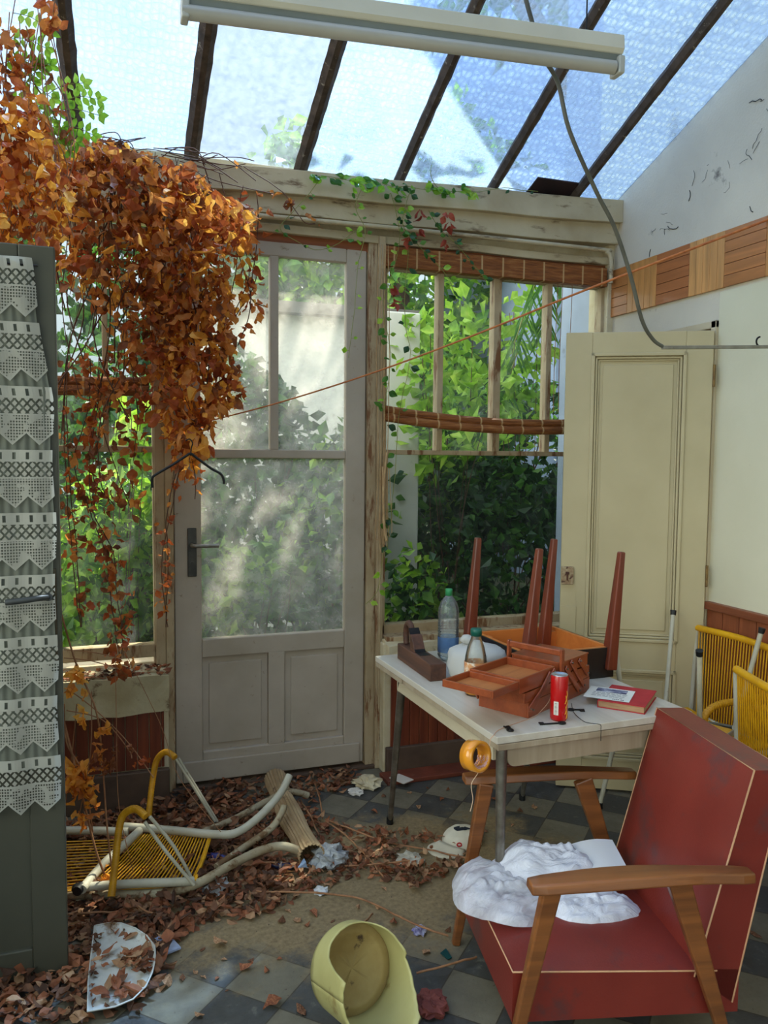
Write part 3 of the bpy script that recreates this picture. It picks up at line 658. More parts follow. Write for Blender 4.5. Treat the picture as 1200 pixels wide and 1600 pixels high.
# --- bamboo blinds
def sag_blind(name, x0, x1, y, zc0, zc1, sag, r, label, group=None):
    mb = MB(); n = 26; pts = [V((x0+(x1-x0)*i/n, y, zc0+(zc1-zc0)*i/n-sag*4*(i/n)*(1-i/n))) for i in range(n+1)]
    mb.tube([p+V((0, 0, r*.9)) for p in pts], r, 12); mb.tube([p+V((0, -.01, -r*.9)) for p in pts], r*1.05, 12)
    # hanging laths that hold the roll
    o = mb.build(name, BLIND); return tag(o, label, 'blind', group)
sag_blind('bamboo_blind', 1.345, 2.64, D-.075, 1.815, 1.785, .035, .021, 'rolled-up bamboo blind sagging across the middle of the right window')
sag_blind('bamboo_blind', -.60, .215, D-.075, 1.905, 1.905, .01, .022, 'rolled-up bamboo blind across the left window behind the dead leaves')
mb = MB(); rnd = random.Random(9)
for k in range(6):
    x = 1.30+.012*k*rnd.uniform(.5, 1.2); zl = rnd.uniform(1.12, 1.3); x2 = x+rnd.uniform(-.015, .02)
    mb.tube(smooth_path([(x, D-.10, 2.63), (x2, D-.105, 2.1), (x+.004, D-.11, 1.6), (x2, D-.11, zl+.05), (x2+.012, D-.115, zl), (x2+.02, D-.11, zl+.06), (x+.015, D-.105, 1.55)], 4), .0022, 5)
mb.tube(smooth_path([(1.345, D-.12, 1.62), (1.325, D-.13, 1.45), (1.33, D-.13, 1.25), (1.345, D-.13, 1.18), (1.33, D-.125, 1.3), (1.322, D-.125, 1.55)], 5), .006, 6)
o = mb.build('blind_cord', mat('blind_cord', (190, 160, 118), (160, 124, 84), 30, .7, .2)); tag(o, 'bundle of pale blind cords hanging on the post between door and right window', 'cord')
mb = MB()
for x in (2.33, 2.36, 2.42): mb.tube([(x, D-.055, 2.62), (x+.003, D-.055, 2.5), (x-.004, D-.05, 2.1), (x, D-.045, 1.85)], .0018, 5)
o = mb.build('blind_cord', STEM); tag(o, 'thin brown blind cords hanging at the right end of the right window', 'cord')

# --- formica table
T0 = V((1.488, 2.665, 0)); TR = R(1.6)
tb_ = thing('formica_table', 'white wood-grain laminate draw-leaf table under the right window with splayed metal legs', 'table', tuple(T0), TR)
hx, hy = .374, .528
mb = MB(); mb.bx(-hx, hx, -hy, hy, .727, .75); mb.build('tabletop', FORM, tb_, local=True, bevel=.002)
mb = MB(); mb.bx(-hx+.004, hx, -hy, hy-.30, .706, .7255); mb.bx(-hx+.001, hx-.001, hy-.29, hy-.002, .706, .7255); mb.build('extension_leaf', FORMS, tb_, local=True, bevel=.002)
for b_ in ((-hx+.02, -hx+.034, -hy+.06, hy-.20, .655, .706), (-hx+.034, hx-.034, hy-.20, hy-.186, .64, .706), (hx-.034, hx-.02, -hy+.06, hy-.2, .64, .706)): mb = MB(); mb.bx(*b_); mb.build('apron', FORME, tb_, local=True)
ap = [(-hx+.055+.03-.03*math.cos(a), -hy+.03, .637+.03-.03*math.sin(a)) for a in [R(x) for x in range(0, 91, 15)]]
ap += [(hx-.05, -hy+.03, .637), (hx-.05, -hy+.03, .706), (-hx+.055, -hy+.03, .706)]
mb = MB(); mb.prism(ap, None, (0, .016, 0)); mb.build('drop_panel', FORMS, tb_, local=True, bevel=.0015)
mb = MB(); mb.bx(-hx+.034, hx-.034, -hy+.05, -hy+.062, .655, .706); mb.build('apron', FORME, tb_, local=True)
for (ax, ay), (fx, fy) in (((-hx+.04, -hy+.04), (-hx+.03, -hy+.02)), ((hx-.05, -hy+.05), (hx-.02, -hy+.03)), ((-hx+.035, hy-.22), (-hx+.075, hy+.0)), ((hx-.05, hy-.2), (hx+.0, hy+.015))):
    mb = MB(); a = V((ax, ay, .706)); b = V((fx, fy, .012)); mb.tube([a, b], .013, 12, radii=[.018, .011]); lg = mb.build('leg', CHROME, tb_, local=True)
    mb = MB(); mb.tube([b+V((0, 0, .02)), b-V((0, 0, .012))], .015, 10); mb.build('rubber_foot', BLACK, lg, local=True)

# --- wooden plane
pl = thing('jack_plane', 'old dark wooden hand plane with curved grip on the left end of the table', 'plane', (1.205, 2.93, .75), R(-1))
mb = MB(); mb.bx(-.034, .034, -.185, .185, 0, .066); mb.build('body', PLANEW, pl, local=True, bevel=.004)
# closed hoop grip at the rear
pts = [( 0, .165, .066), (0, .172, .11), (0, .160, .145), (0, .135, .158), (0, .112, .15), (0, .10, .125), (0, .085, .10), (0, .07, .066)]
mb = MB(); mb.tube(smooth_path(pts, 4), .014, 10, sq=.9); mb.build('tote', PLANEW, pl, local=True)
mb = MB(); mb.prism([(-.024, .055, .06), (-.024, .0, .06), (-.024, .045, .125), (-.024, .07, .13)], None, (.048, 0, 0)); mb.build('wedge', PLANEW, pl, local=True, bevel=.003)
mb = MB(); mb.prism([(-.022, .0, .062), (-.022, .003, .068), (-.022, .082, .150), (-.022, .084, .142)], None, (.044, 0, 0)); mb.build('blade', IRON, pl, local=True)
mb = MB(); mb.bx(-.021, .021, -.05, -.0, .0655, .067); mb.build('mouth', BLACK, pl, local=True)

# --- plastic water bottle
def bottle_rings(r, z, i): return r
c = V((1.372, 3.035, .75))
wb = thing('water_bottle', 'tall ribbed clear plastic water bottle with green cap standing behind the wooden plane', 'bottle', tuple(c))
pr = [(0, .004), (.030, 0), (.040, .012)]
for k in range(13):
    z = .02+k*.012; pr += [(.0445, z), (.0445, z+.006), (.0415, z+.009)]
pr += [(.0445, .185), (.0445, .20), (.042, .222), (.034, .245), (.022, .262), (.0135, .272), (.0135, .285)]
mb = MB(); mb.lathe(pr, c, 30); mb.build('bottle_body', CLEARP, wb)
mb = MB(); mb.lathe([(.0448, .036), (.0450, .04), (.0450, .098), (.0448, .10)], c, 30); mb.build('label', BLUEP, wb)
mb = MB(); mb.lathe([(0, .300), (.0135, .300), (.015, .297), (.015, .272), (.0, .272)], c, 20); mb.build('cap', mat('green_cap', (60, 150, 96), (44, 128, 80), 10, .4, 0), wb)
# --- glass bottle with orange liquid
c = V((1.262, 2.55, .75)); gb = thing('glass_bottle', 'clear bottle with dark green cap and orange liquid, beside the sewing box', 'bottle', tuple(c))
mb = MB(); mb.lathe([(0, .004), (.034, 0), (.039, .006), (.0405, .03), (.0405, .11), (.038, .14), (.030, .175), (.021, .198), (.017, .21), (.017, .222)], c, 28); mb.build('bottle_body', BOTG, gb)
mb = MB(); mb.lathe([(0, .006), (.033, .005), (.038, .01), (.038, .052), (0, .052)], c, 24); mb.build('orange_liquid', mat('orange_liquid', (240, 160, 20), (228, 140, 12), 4, .2, 0), gb)
mb = MB(); mb.lathe([(.0409, .075), (.0409, .122)], c, 28); mb.build('label', mat('orange_label', (214, 160, 110), (196, 120, 70), 24, .6, 0, dirt=(226, 214, 196), dscale=30, damt=.5), gb)
mb = MB(); mb.lathe([(0, .240), (.018, .240), (.0205, .237), (.0205, .214), (0, .214)], c, 24); mb.build('cap', mat('dark_green_cap', (18, 92, 78), (12, 70, 60), 10, .35, 0), gb)

# --- crumpled bag round a tub
PLAS = cloth_mat('white_plastic_film', (206, 204, 200), .3)
c = V((1.352, 2.72, .75)); bg = thing('wrapped_tub', 'round tub wrapped in a knotted white plastic bag on the table', 'bag', tuple(c))
def crinkle(i, j): return .10*noise.noise(V((math.cos(j*2*math.pi/40)*3, math.sin(j*2*math.pi/40)*3, i*.8)))
mb = MB(); mb.lathe([(0, .002), (.092, 0), (.108, .02), (.112, .06), (.112, .095), (.105, .115), (.08, .128), (.045, .134), (.018, .150), (0, .152)], c, 40, jit=lambda i, j: crinkle(i, j)*1.1); mb.build('plastic_film', PLAS, bg)
mb = MB(); mb.lathe([(0, .148), (.012, .150), (.024, .160), (.026, .170), (.016, .182), (0, .184)], c+V((-.035, .02, -.012)), 16, jit=lambda i, j: crinkle(i, j*2)*2); mb.build('knot', PLAS, bg)
# small paper roll beside the tub
mb = MB(); a = V((1.225, 2.80, .768)); 
q1 = P(703, 1048, Z=.77); q2 = P(735, 1060, Z=.765)
mb.lathe([(.0135, 0), (.017, 0), (.017, .075), (.0135, .075), (.0135, 0)], V((1.268, 2.655, .767)), 18, rot=Matrix.Rotation(R(90), 3, 'X') @ Matrix.Rotation(R(-25), 3, 'Y')); o = mb.build('paper_roll', mat('white_paper', (226, 224, 218), (210, 206, 200), 5, .8, 0)); tag(o, 'small roll of white paper lying between the wooden plane and the glass bottle', 'paper')

# --- upturned small table on the big table
sx0, sx1, sy0, sy1 = 1.49, 1.86, 2.60, 3.01
stl = thing('upturned_stool', 'small wooden table turned upside down on the big table, four tapered legs in the air', 'stool', (1.675, 2.8, .75), R(2))
a, b = .19, .205
mb = MB(); mb.bx(-a, a, -b, b, .004, .016); mb.build('seat_board', PLYW, stl, local=True)
mb = MB(); mb.bx(-a-.004, a+.004, -b-.004, b+.004, 0, .004)
for x in (-1, 1): mb.bx(x*(a+.004)-.004, x*(a+.004)+.004, -b-.008, b+.008, 0, .118)
for y in (-1, 1): mb.bx(-a-.008, a+.008, y*(b+.004)-.004, y*(b+.004)+.004, 0, .118)
mb.build('dark_edge', mat('black_laminate', (34, 26, 24), (24, 18, 18), 5, .35, 0), stl, local=True, bevel=.001)
mb = MB()
mb.bx(-a, -a+.016, -b, b, .016, .119); mb.bx(a-.016, a, -b, b, .016, .119); mb.bx(-a+.016, a-.016, -b, -b+.016, .016, .119); mb.bx(-a+.016, a-.016, b-.016, b, .016, .119)
mb.build('apron', PLYW, stl, local=True, bevel=.001)
for x in (-1, 1):
    for y in (-1, 1): mb = MB(); mb.box((x*(a-.035), y*(b-.035), .06), (.04, .04, .09)); mb.build('corner_block', PLYW, stl, local=True, bevel=.001)
MS = MW[stl].inverted()
for (tpx, tY, bpx) in (((747, 840), 3.0, (735, 983)), ((843, 857), 2.62, (826, 1010)), ((866, 842), 2.96, (852, 980)), ((971, 862), 2.60, (949, 1064))):
    tp = MS @ P(*tpx, Y=tY); bp = MS @ P(*bpx, Y=tY-.0)
    sx_ = 1 if bp.x > 0 else -1; sy_ = 1 if bp.y > 0 else -1
    bq = V((bp.x, bp.y, bp.z)); dr = (tp-bq).normalized(); bq = bq - dr*((bq.z-.03)/dr.z)
    mb = MB(); mb.bar(bq, tp, .048, .048, up=(0, 1, 0), w2=.025, h2=.025); mb.build('leg', LEGW, stl, local=True, bevel=.006, seg=3)

# --- sewing box
F_ = V((1.308, 2.253, .75)); sb = thing('sewing_box', 'open wooden cantilever sewing box with raised trays and a carrying handle', 'sewing box', tuple(F_), R(29))
def tray(mb, x0, x1, y0, y1, z0, z1, th=.007, mbi=None):
    mb.bx(x0, x1, y0, y0+th, z0, z1); mb.bx(x0, x1, y1-th, y1, z0, z1); mb.bx(x0, x0+th, y0+th, y1-th, z0, z1); mb.bx(x1-th, x1, y0+th, y1-th, z0, z1)
    (mbi or mb).bx(x0+.001, x1-.001, y0+.001, y1-.001, z0, z0+.004)
def traypart(x0, x1, z0, z1, name='tray', lid=False, div=None):
    mb = MB(); mi = MB(); tray(mb, x0, x1, 0, .195, z0, z1, mbi=mi)
    if div: mb.bx(div-.003, div+.003, .007, .188, z0+.004, z1-.002)
    o = mb.build(name, SEWW, sb, local=True, bevel=.0015)
    if lid: mi.bx(x0-.002, x1+.002, -.003, .198, z1, z1+.005)
    mi.build('tray_floor' if not lid else 'lid', SEWI if not lid else SEWW, o, local=True, bevel=.001); return o
traypart(.0, .212, 0, .052); traypart(.216, .425, 0, .052)
traypart(-.025, .20, .054, .088); traypart(.216, .42, .054, .098)
traypart(-.055, .195, .092, .118, div=None)
traypart(-.208, -.062, .112, .136); traypart(-.058, .168, .112, .142)
traypart(.205, .405, .102, .142, lid=True)
for y in (-.009, .204):
    mb = MB(); mb.bar((.20, y, .02), (.20, y, .197), .022, .010, up=(0, 1, 0)); mb.build('handle_post', SEWW, sb, local=True, bevel=.004)
    for x0_, x1_, z0_, z1_ in ((.16, -.005, .132, .03), (.13, .01, .128, .022), (.27, .375, .14, .03), (.235, .34, .125, .018), (.33, .40, .135, .07)):
        mb = MB(); mb.bar((x0_, y+(.004 if y < 0 else -.004), z0_), (x1_, y+(.004 if y < 0 else -.004), z1_), .018, .007, up=(0, 1, 0)); st_ = mb.build('strut', SEWW, sb, local=True, bevel=.003)
        for xx, zz_ in ((x0_, z0_), (x1_, z1_)):
            mb = MB()
            q0 = V((xx, y, zz_)); dd = V((x1_-x0_, 0, z1_-z0_)).normalized()*.008*(1 if xx == x0_ else -1); s1 = -1 if y < 0 else 1
            mb.tube([q0+dd, q0+dd+V((0, s1*.0035, 0))], .0035, 8)
            mb.build('rivet', CHROME, st_, local=True)
mb = MB(); mb.bar((.20, -.013, .182), (.20, .208, .182), .011, .022); mb.build('handle', SEWW, sb, local=True, bevel=.004)

# --- drink can
c = V((1.40, 2.216, .75)); cn = thing('drink_can', 'slim red drink can with silver top standing by the sewing box', 'can', tuple(c))
CANR = mat('can_red', (186, 16, 18), (168, 10, 14), 6, .28, 0, coat=.3)
mb = MB(); mb.lathe([(0, .004), (.02, .001), (.024, .0), (.0285, .008), (.0285, .140), (.026, .1475)], c, 36); mb.build('can_body', CANR, cn)
mb = MB(); mb.lathe([(.026, .1475), (.0265, .1495), (.0255, .151), (.0235, .1475), (.0, .1470)], c, 36); mb.build('can_top', mat('aluminium', (200, 202, 206), (180, 184, 190), 6, .3, 0, metal=.9), cn)
def arc_patch(mb, c, r, a0, a1, z0, z1, n=8):
    mb.grid(lambda u, v: V((c.x+r*math.cos(a0+(a1-a0)*u), c.y+r*math.sin(a0+(a1-a0)*u), c.z+z0+(z1-z0)*v)), n, 2)
va = math.atan2(-2.216, -1.40)         # direction from the can to the viewer
mb = MB(); arc_patch(mb, c, .0288, va-.62, va-.06, .022, .066); mb.build('label', mat('can_label', (222, 216, 206), (200, 190, 180), 10, .5, 0), cn)
mb = MB()
for k in range(9): arc_patch(mb, c, .0290, va-.5, va-.2-.02*(k % 3), .060-k*.0042, .0586-k*.0042, 4)
mb.build('small_print', mat('print_grey', (96, 92, 92), (80, 76, 76), 10, .6, 0), cn)
mb = MB()
for k, (a, z) in enumerate(((.95, .10), (.80, .085), (.98, .07), (.82, .05), (1.0, .035))): 
    a0 = va+a; mb.tube([V((c.x+.0288*math.cos(a0), c.y+.0288*math.sin(a0), c.z+z)), V((c.x+.0290*math.cos(a0+.12), c.y+.0290*math.sin(a0+.12), c.z+z-.012)), V((c.x+.0288*math.cos(a0-.08), c.y+.0288*math.sin(a0-.08), c.z+z-.026))], .0013, 5)
mb.build('yellow_emblem', mat('emblem_yellow', (226, 180, 40), (200, 140, 20), 10, .4, 0), cn)

# --- keys
def key(name, loc, rz, L, label, tilt=0):
    t = thing(name, label, 'key', tuple(loc), rz)
    m = Matrix.Rotation(tilt, 3, 'Y')
    mb = MB(); r = .011; ring = [m @ V((r*1.0*math.cos(a), r*.8*math.sin(a), .003)) for a in [2*math.pi*i/16 for i in range(17)]]
    mb.tube(ring, .0028, 6, cap=False); mb.build('bow', IRON, t, local=True)
    mb = MB(); mb.tube([m @ V((r, 0, .003)), m @ V((L, 0, .003))], .0029, 8); sh = mb.build('shank', IRON, t, local=True)
    mb = MB(); mb.box(m @ V((L-.010, -.008, .003)), (.012, .014, .004), m); mb.box(m @ V((L-.004, -.011, .003)), (.005, .010, .004), m); mb.build('bit', IRON, sh, local=True)
    return t
key('key', P(797, 1142, Z=.75), R(95), .035, 'short old iron key nearest the front left corner of the table')
k_ = P(878, 1131, Z=.75); key('key', k_, R(172), .075, 'long old iron key with ring bow lying in front of the red can')
k_ = P(892, 1110, Z=.75); key('key', k_, R(-20), .045, 'dark iron key with black thread beside the red can, towards the book')
mb = MB(); mb.tube(smooth_path([P(893, 1099, Z=.752), P(896, 1112, Z=.753), P(905, 1122, Z=.753), P(917, 1129, Z=.753)]+[V((1.496, 2.128, .752)), V((1.5, 2.126, .738)), V((1.499, 2.124, .715)), V((1.5, 2.125, .698))], 4), .0011, 5); o = mb.build('black_thread', BLACK); tag(o, 'black thread hanging over the front edge of the table', 'thread')
mb = MB(); mb.tube(smooth_path([P(862, 1080, Z=.80), P(858, 1095, Z=.79), P(848, 1108, Z=.77), P(835, 1120, Z=.752), P(812, 1128, Z=.752), P(780, 1140, Z=.752), V((1.125, 2.14, .753)), V((1.108, 2.13, .745)), V((1.10, 2.125, .71)), V((1.066, 2.10, .72)), V((1.055, 2.09, .765))], 4), .0011, 5)

# --- tape roll hanging from its string
tc_ = P(743, 1181, Y=2.06)
mb.tube(smooth_path([V((1.075, 2.10, .735)), tc_+V((.004, 0, .046))], 3), .0011, 5)
o = mb.build('pale_string', mat('pale_string', (206, 160, 132), (186, 140, 110), 20, .7, 0)); tag(o, 'pale pink string running from the sewing box to the table corner', 'string')
mb = MB()
tp_ = thing('tape_roll', 'roll of orange adhesive tape hanging by string at the front left table corner', 'tape', tuple(tc_))
rot = Matrix.Rotation(R(58), 3, 'Z') @ Matrix.Rotation(R(90), 3, 'X') @ Matrix.Identity(3)
rot = Matrix.Rotation(R(22), 3, 'Z') @ Matrix.Rotation(R(82), 3, 'X')
mb.lathe([(.034, -.022), (.045, -.022), (.045, .022), (.034, .022), (.034, -.022)], tc_, 40, rot=rot); mb.build('tape', mat('orange_tape', (224, 150, 40), (206, 126, 26), 3, .22, 0, coat=.5), tp_)
mb = MB(); rnd = random.Random(5)
for k in range(60):
    a0 = R(200+rnd.uniform(0, 130)); zz_ = rnd.uniform(-.021, .021); pts = []
    for j in range(5): a = a0+j*.09; pts.append(tc_+rot @ V((.0328*math.cos(a), .0328*math.sin(a), zz_+.002*math.sin(j*2))))
    mb.tube(pts, .0012, 4)
mb.build('string_winding', mat('pink_string', (224, 182, 172), (206, 150, 140), 20, .7, 0), tp_)
mb = MB(); q0 = tc_+rot @ V((0, -.045, 0)); mb.tube(smooth_path([tc_+V((.02, -.0, -.036)), tc_+V((.004, -.004, -.055)), tc_+V((-.012, 0, -.085)), tc_+V((-.006, 0, -.13)), tc_+V((-.014, 0, -.165))], 5), .0012, 5); mb.build('string_end', mat('pink_string_end', (214, 186, 160), (196, 160, 130), 20, .7, 0), tp_)

# --- book and leaflet
b0 = P(933, 1105, Z=.75); b1 = P(1003, 1116, Z=.75); b2 = P(985, 1077, Z=.775); bd = (b1-b0); ba = math.atan2(bd.y, bd.x); bw_ = .158
bk = thing('red_book', 'closed red hardback book lying near the right end of the table', 'book', (b0.x, b0.y, .75), ba)
CLOTH = mat('red_bookcloth', (176, 40, 44), (158, 30, 36), 30, .7, .1)
mb = MB(); mb.bx(0, bw_, 0, .215, 0, .003); mb.bx(0, bw_, 0, .215, .023, .026); mb.bx(0, .003, 0, .215, 0, .026); mb.build('cover', CLOTH, bk, local=True, bevel=.0008)
mb = MB(); mb.bx(.003, bw_-.004, .003, .211, .003, .023); mb.build('pages', mat('yellowed_pages', (176, 140, 104), (150, 112, 80), 60, .8, .2, stretch=(.2, .2, 6)), bk, local=True)
m = MW[bk]; lf = thing('leaflet', 'white leaflet with a blue mountain picture lying on the red book', 'leaflet', tuple(m @ V((0, 0, .0265))), ba+R(3))
mb = MB(); mb.grid(lambda u, v: V((-.052+.155*u, .012+.145*v, .001+.004*(u < .3)*(.3-u)*0+.003*max(0, .35-u)*-1*0)), 6, 4); mb.build('sheet', mat('leaflet_paper', (226, 222, 212), (214, 210, 200), 4, .6, 0), lf, local=True)
def pic():
    t = NT('blue_mountain_print'); nz = t.noise(t.coords((18, 60, 1)), 1.2, 6, .7, .5)
    t.bsdf(t.ramp(nz, [(.38, lin((40, 44, 78))), (.52, lin((96, 100, 134))), (.6, lin((206, 206, 208)))]), .5); return t.m
mb = MB(); mb.grid(lambda u, v: V((-.025+.105*u, .10+.045*v, .0016)), 2, 2); pc = mb.build('picture', pic(), lf, local=True)
mb = MB(); rnd = random.Random(3)
for row in range(5):
    x = -.03
    while x < .075:
        w = rnd.uniform(.006, .018); mb.add([(x, .087-row*.011, .0016), (x+w, .087-row*.011, .0016), (x+w, .0895-row*.011+.001*(row == 0), .0016), (x, .0895-row*.011+.001*(row == 0), .0016)], [(0, 1, 2, 3)]); x += w+.004
for k, x in enumerate((.045, .051, .057, .063, .073, .079)):
    mb.add([(x, .022, .0016), (x+.0042, .022, .0016), (x+.0042, .030, .0016), (x, .030, .0016)], [(0, 1, 2, 3)])
mb.build('printed_text', mat('print_dark', (70, 72, 88), (58, 60, 74), 10, .6, 0), lf, local=True)

# --- red armchair
AO = V((1.042, 2.017, 0)); AA = -.1955
ac = thing('armchair', 'red leatherette armchair with wooden arms and cream piping in the right foreground', 'armchair', tuple(AO), AA)
hw = .269
def lseat(u, v):
    # front face, top, back : a padded box with falling rear
    return None
def padded(mb, corners8, puff, axis, n=12):
    pass
def cushion(x0, x1, zf0, zf1, zr0, zr1, crown, hw, n=14):
    """box section from front (x0) to rear (x1) in local x; crowned top"""
    mb = MB()
    def top(u, v):
        x = x0+(x1-x0)*u; y = -hw+2*hw*v; z = zf1+(zr1-zf1)*u; e = min(1, 6*u, 6*(1-u))*min(1, 6*v, 6*(1-v)); c_ = math.sin(math.pi*u)*math.sin(math.pi*v)
        return V((x, y, z+crown*(c_**.6 if c_ > 0 else 0)))
    mb.grid(top, n, n)
    def side(y):
        return [(x0, y, zf0), (x1, y, zr0), (x1, y, zr1), (x0, y, zf1)]
    mb.add(side(-hw), [(0, 1, 2, 3)]); mb.add(side(hw), [(3, 2, 1, 0)])
    mb.add([(x0, -hw, zf0), (x0, hw, zf0), (x0, hw, zf1), (x0, -hw, zf1)], [(3, 2, 1, 0)]); mb.add([(x1, -hw, zr0), (x1, hw, zr0), (x1, hw, zr1), (x1, -hw, zr1)], [(0, 1, 2, 3)])
    mb.add([(x0, -hw, zf0), (x0, hw, zf0), (x1, hw, zr0), (x1, -hw, zr0)], [(0, 1, 2, 3)]); return mb
s_ = cushion(0, .635, .135, .272, .105, .225, .035, hw).build('seat', RED, ac, local=True)
# backrest: tilted slab (its own frame)
bt0 = V((.505, 0, .215)); bt1 = V((.655, 0, .775)); bdir = (bt1-bt0).normalized(); bn = V((-bdir.z, 0, bdir.x)); BL = (bt1-bt0).length+.0
mb = MB()
def bface(u, v):
    y = -hw+2*hw*v; c_ = math.sin(math.pi*min(1, max(0, u)))*math.sin(math.pi*v); return bt0+bdir*(BL*u)+bn*(.03*(c_**.6 if c_ > 0 else 0))+V((0, y, 0))
mb.grid(bface, 14, 14)
th0, th1 = .13, .085
k0 = bt0; k1 = bt1; k2 = bt1+V((.095, 0, -.004)); k3 = bt0-bn*th0-bdir*.05
for y in (-hw, hw): mb.add([p+V((0, y, 0)) for p in (k0, k1, k2, k3)], [(0, 1, 2, 3)])
for p, q in ((k1, k2), (k2, k3), (k3, k0)): mb.add([p+V((0, -hw, 0)), p+V((0, hw, 0)), q+V((0, hw, 0)), q+V((0, -hw, 0))], [(0, 1, 2, 3)])
bk_ = mb.build('backrest', RED, ac, local=True)
def piping(name, par, loops):
    mb = MB()
    for l in loops: mb.tube(l, .0027, 6)
    mb.build(name, PIPING, par, local=True)
e = .001
piping('piping', s_, [[(.0, hw, .272), (0, -hw, .272), (.57, -hw, .226)], [(0, hw, .272), (.5, hw, .228)]])
o1 = V((0, -hw, 0)); o2 = V((0, hw, 0))
piping('piping', bk_, [[k0+o1, k1+o1, k1+o2, k0+o2], [k3+o1, k2+o1, k2+o2, k3+o2]])
for y, sg in ((-.335, -1), (.335, 1)):
    mb = MB(); n = 16; vs = []
    for i in range(n+1):
        u = i/n; x = .015+.60*u; z = .537-.012*u+.012*math.sin(u*math.pi); w = .030+.012*math.sin(min(1, u*1.3)*math.pi)*1.0; w = w if u < .97 else w*.8
        if u < .03: w *= .85
        vs += [(x, y-w, z-.012), (x, y+w, z-.012), (x, y+w*.8, z+.014), (x, y-w*.8, z+.014)]
    fs = [(3, 2, 1, 0), (4*n, 4*n+1, 4*n+2, 4*n+3)]
    for i in range(n):
        A = 4*i; B = A+4; fs += [(A+j, A+(j+1) % 4, B+(j+1) % 4, B+j) for j in range(4)]
    mb.add(vs, fs); mb.build('armrest', ARMW, ac, local=True, bevel=.005, seg=3)
    yl = sg*.312
    mb = MB(); mb.bar((.085, yl, .528), (-.015, sg*.285, 0), .028, .050, up=(1, 0, 0), w2=.024, h2=.026); mb.build('leg', ARMW, ac, local=True, bevel=.005)
    mb = MB(); mb.bar((.42, yl, .525), (.60, sg*.30, 0), .028, .062, up=(1, 0, 0), w2=.024, h2=.028); mb.build('leg', ARMW, ac, local=True, bevel=.005)

# --- plastic bag on the armchair
MA = MW[ac]
bgm = thing('plastic_bag', 'translucent white plastic bag with a folded cloth slumped on the red armchair seat', 'bag', tuple(MA @ V((.22, .1, .28))))
FILM = None
def filmmat(lo=.5, hi=.92, name='thin_bag_film'):
    t = NT(name); df = t.n('ShaderNodeBsdfPrincipled'); df.inputs['Base Color'].default_value = lin((208, 207, 216)); df.inputs['Roughness'].default_value = .3
    tp = t.n('ShaderNodeBsdfTransparent'); m = t.n('ShaderNodeMixShader'); nz = t.noise(t.coords(), 9, 5, .6, 1.2)
    t.l(t.ramp(nz, [(.35, (lo, lo, lo, 1)), (.65, (hi, hi, hi, 1))]), m.inputs[0]); t.l(tp.outputs[0], m.inputs[1]); t.l(df.outputs[0], m.inputs[2])
    t.l(t.bump(t.noise(t.coords((1, 2.5, 1)), 9, 6, .55, 2.5), .55, .02), df.inputs['Normal']); t.l(m.outputs[0], t.out.inputs[0]); return t.m
THIN = filmmat(.42, .80); FILM = filmmat(.9, 1, 'bag_film')
def seatz(x): return .272+(.225-.272)*x/.57
def lobe(cx, cy, rx, ry, h, seed, rot=0, nu=44, nv=26, power=.7):
    mb = MB()
    def f(u, v):
        a = 2*math.pi*u; rr = v; k = 1+.10*noise.noise(V((math.cos(a)*1.3, math.sin(a)*1.3, seed)))+.035*noise.noise(V((math.cos(a)*5, math.sin(a)*5, seed)))
        lx = rx*rr*k*math.cos(a); ly = ry*rr*k*math.sin(a); x = cx+lx*math.cos(rot)-ly*math.sin(rot); y = cy+lx*math.sin(rot)+ly*math.cos(rot)
        prof = max(0, 1-rr**2.6)**power
        wr = .016*noise.noise(V((x*16, y*34, seed)))+.010*(abs(noise.noise(V((x*30+y*12, y*36-x*9, seed*2))))-.3)*2
        lift = max(0, -x)*.25
        z = seatz(min(max(x, 0), .55))+.028+prof*h*(1+.25*noise.noise(V((x*7, y*7, seed+3))))+wr*min(1, prof*2)-lift
        return V((x, y, z))
    mb.grid(f, nu, nv); return mb
def build_seat(mb, name, m, par):
    mb.v = [MA @ p for p in mb.v]; return mb.build(name, m, par)
build_seat(lobe(.075, .06, .155, .175, .055, 2, rot=R(15)), 'bag_film', THIN, bgm)
build_seat(lobe(.235, .135, .20, .115, .105, 5, rot=R(-8)), 'bag_film', FILM, bgm)
build_seat(lobe(.32, -.02, .155, .085, .045, 8, rot=R(4)), 'folded_cloth', FILM, bgm)
mb = MB(); mb.grid(lambda u, v: V((.31+.16*u, .02+.16*v, .315+.05*v+.012*math.sin(u*3)+.01*u)), 6, 6); build_seat(mb, 'folded_sheet', cloth_mat('white_sheet', (222, 222, 226), .2), bgm)

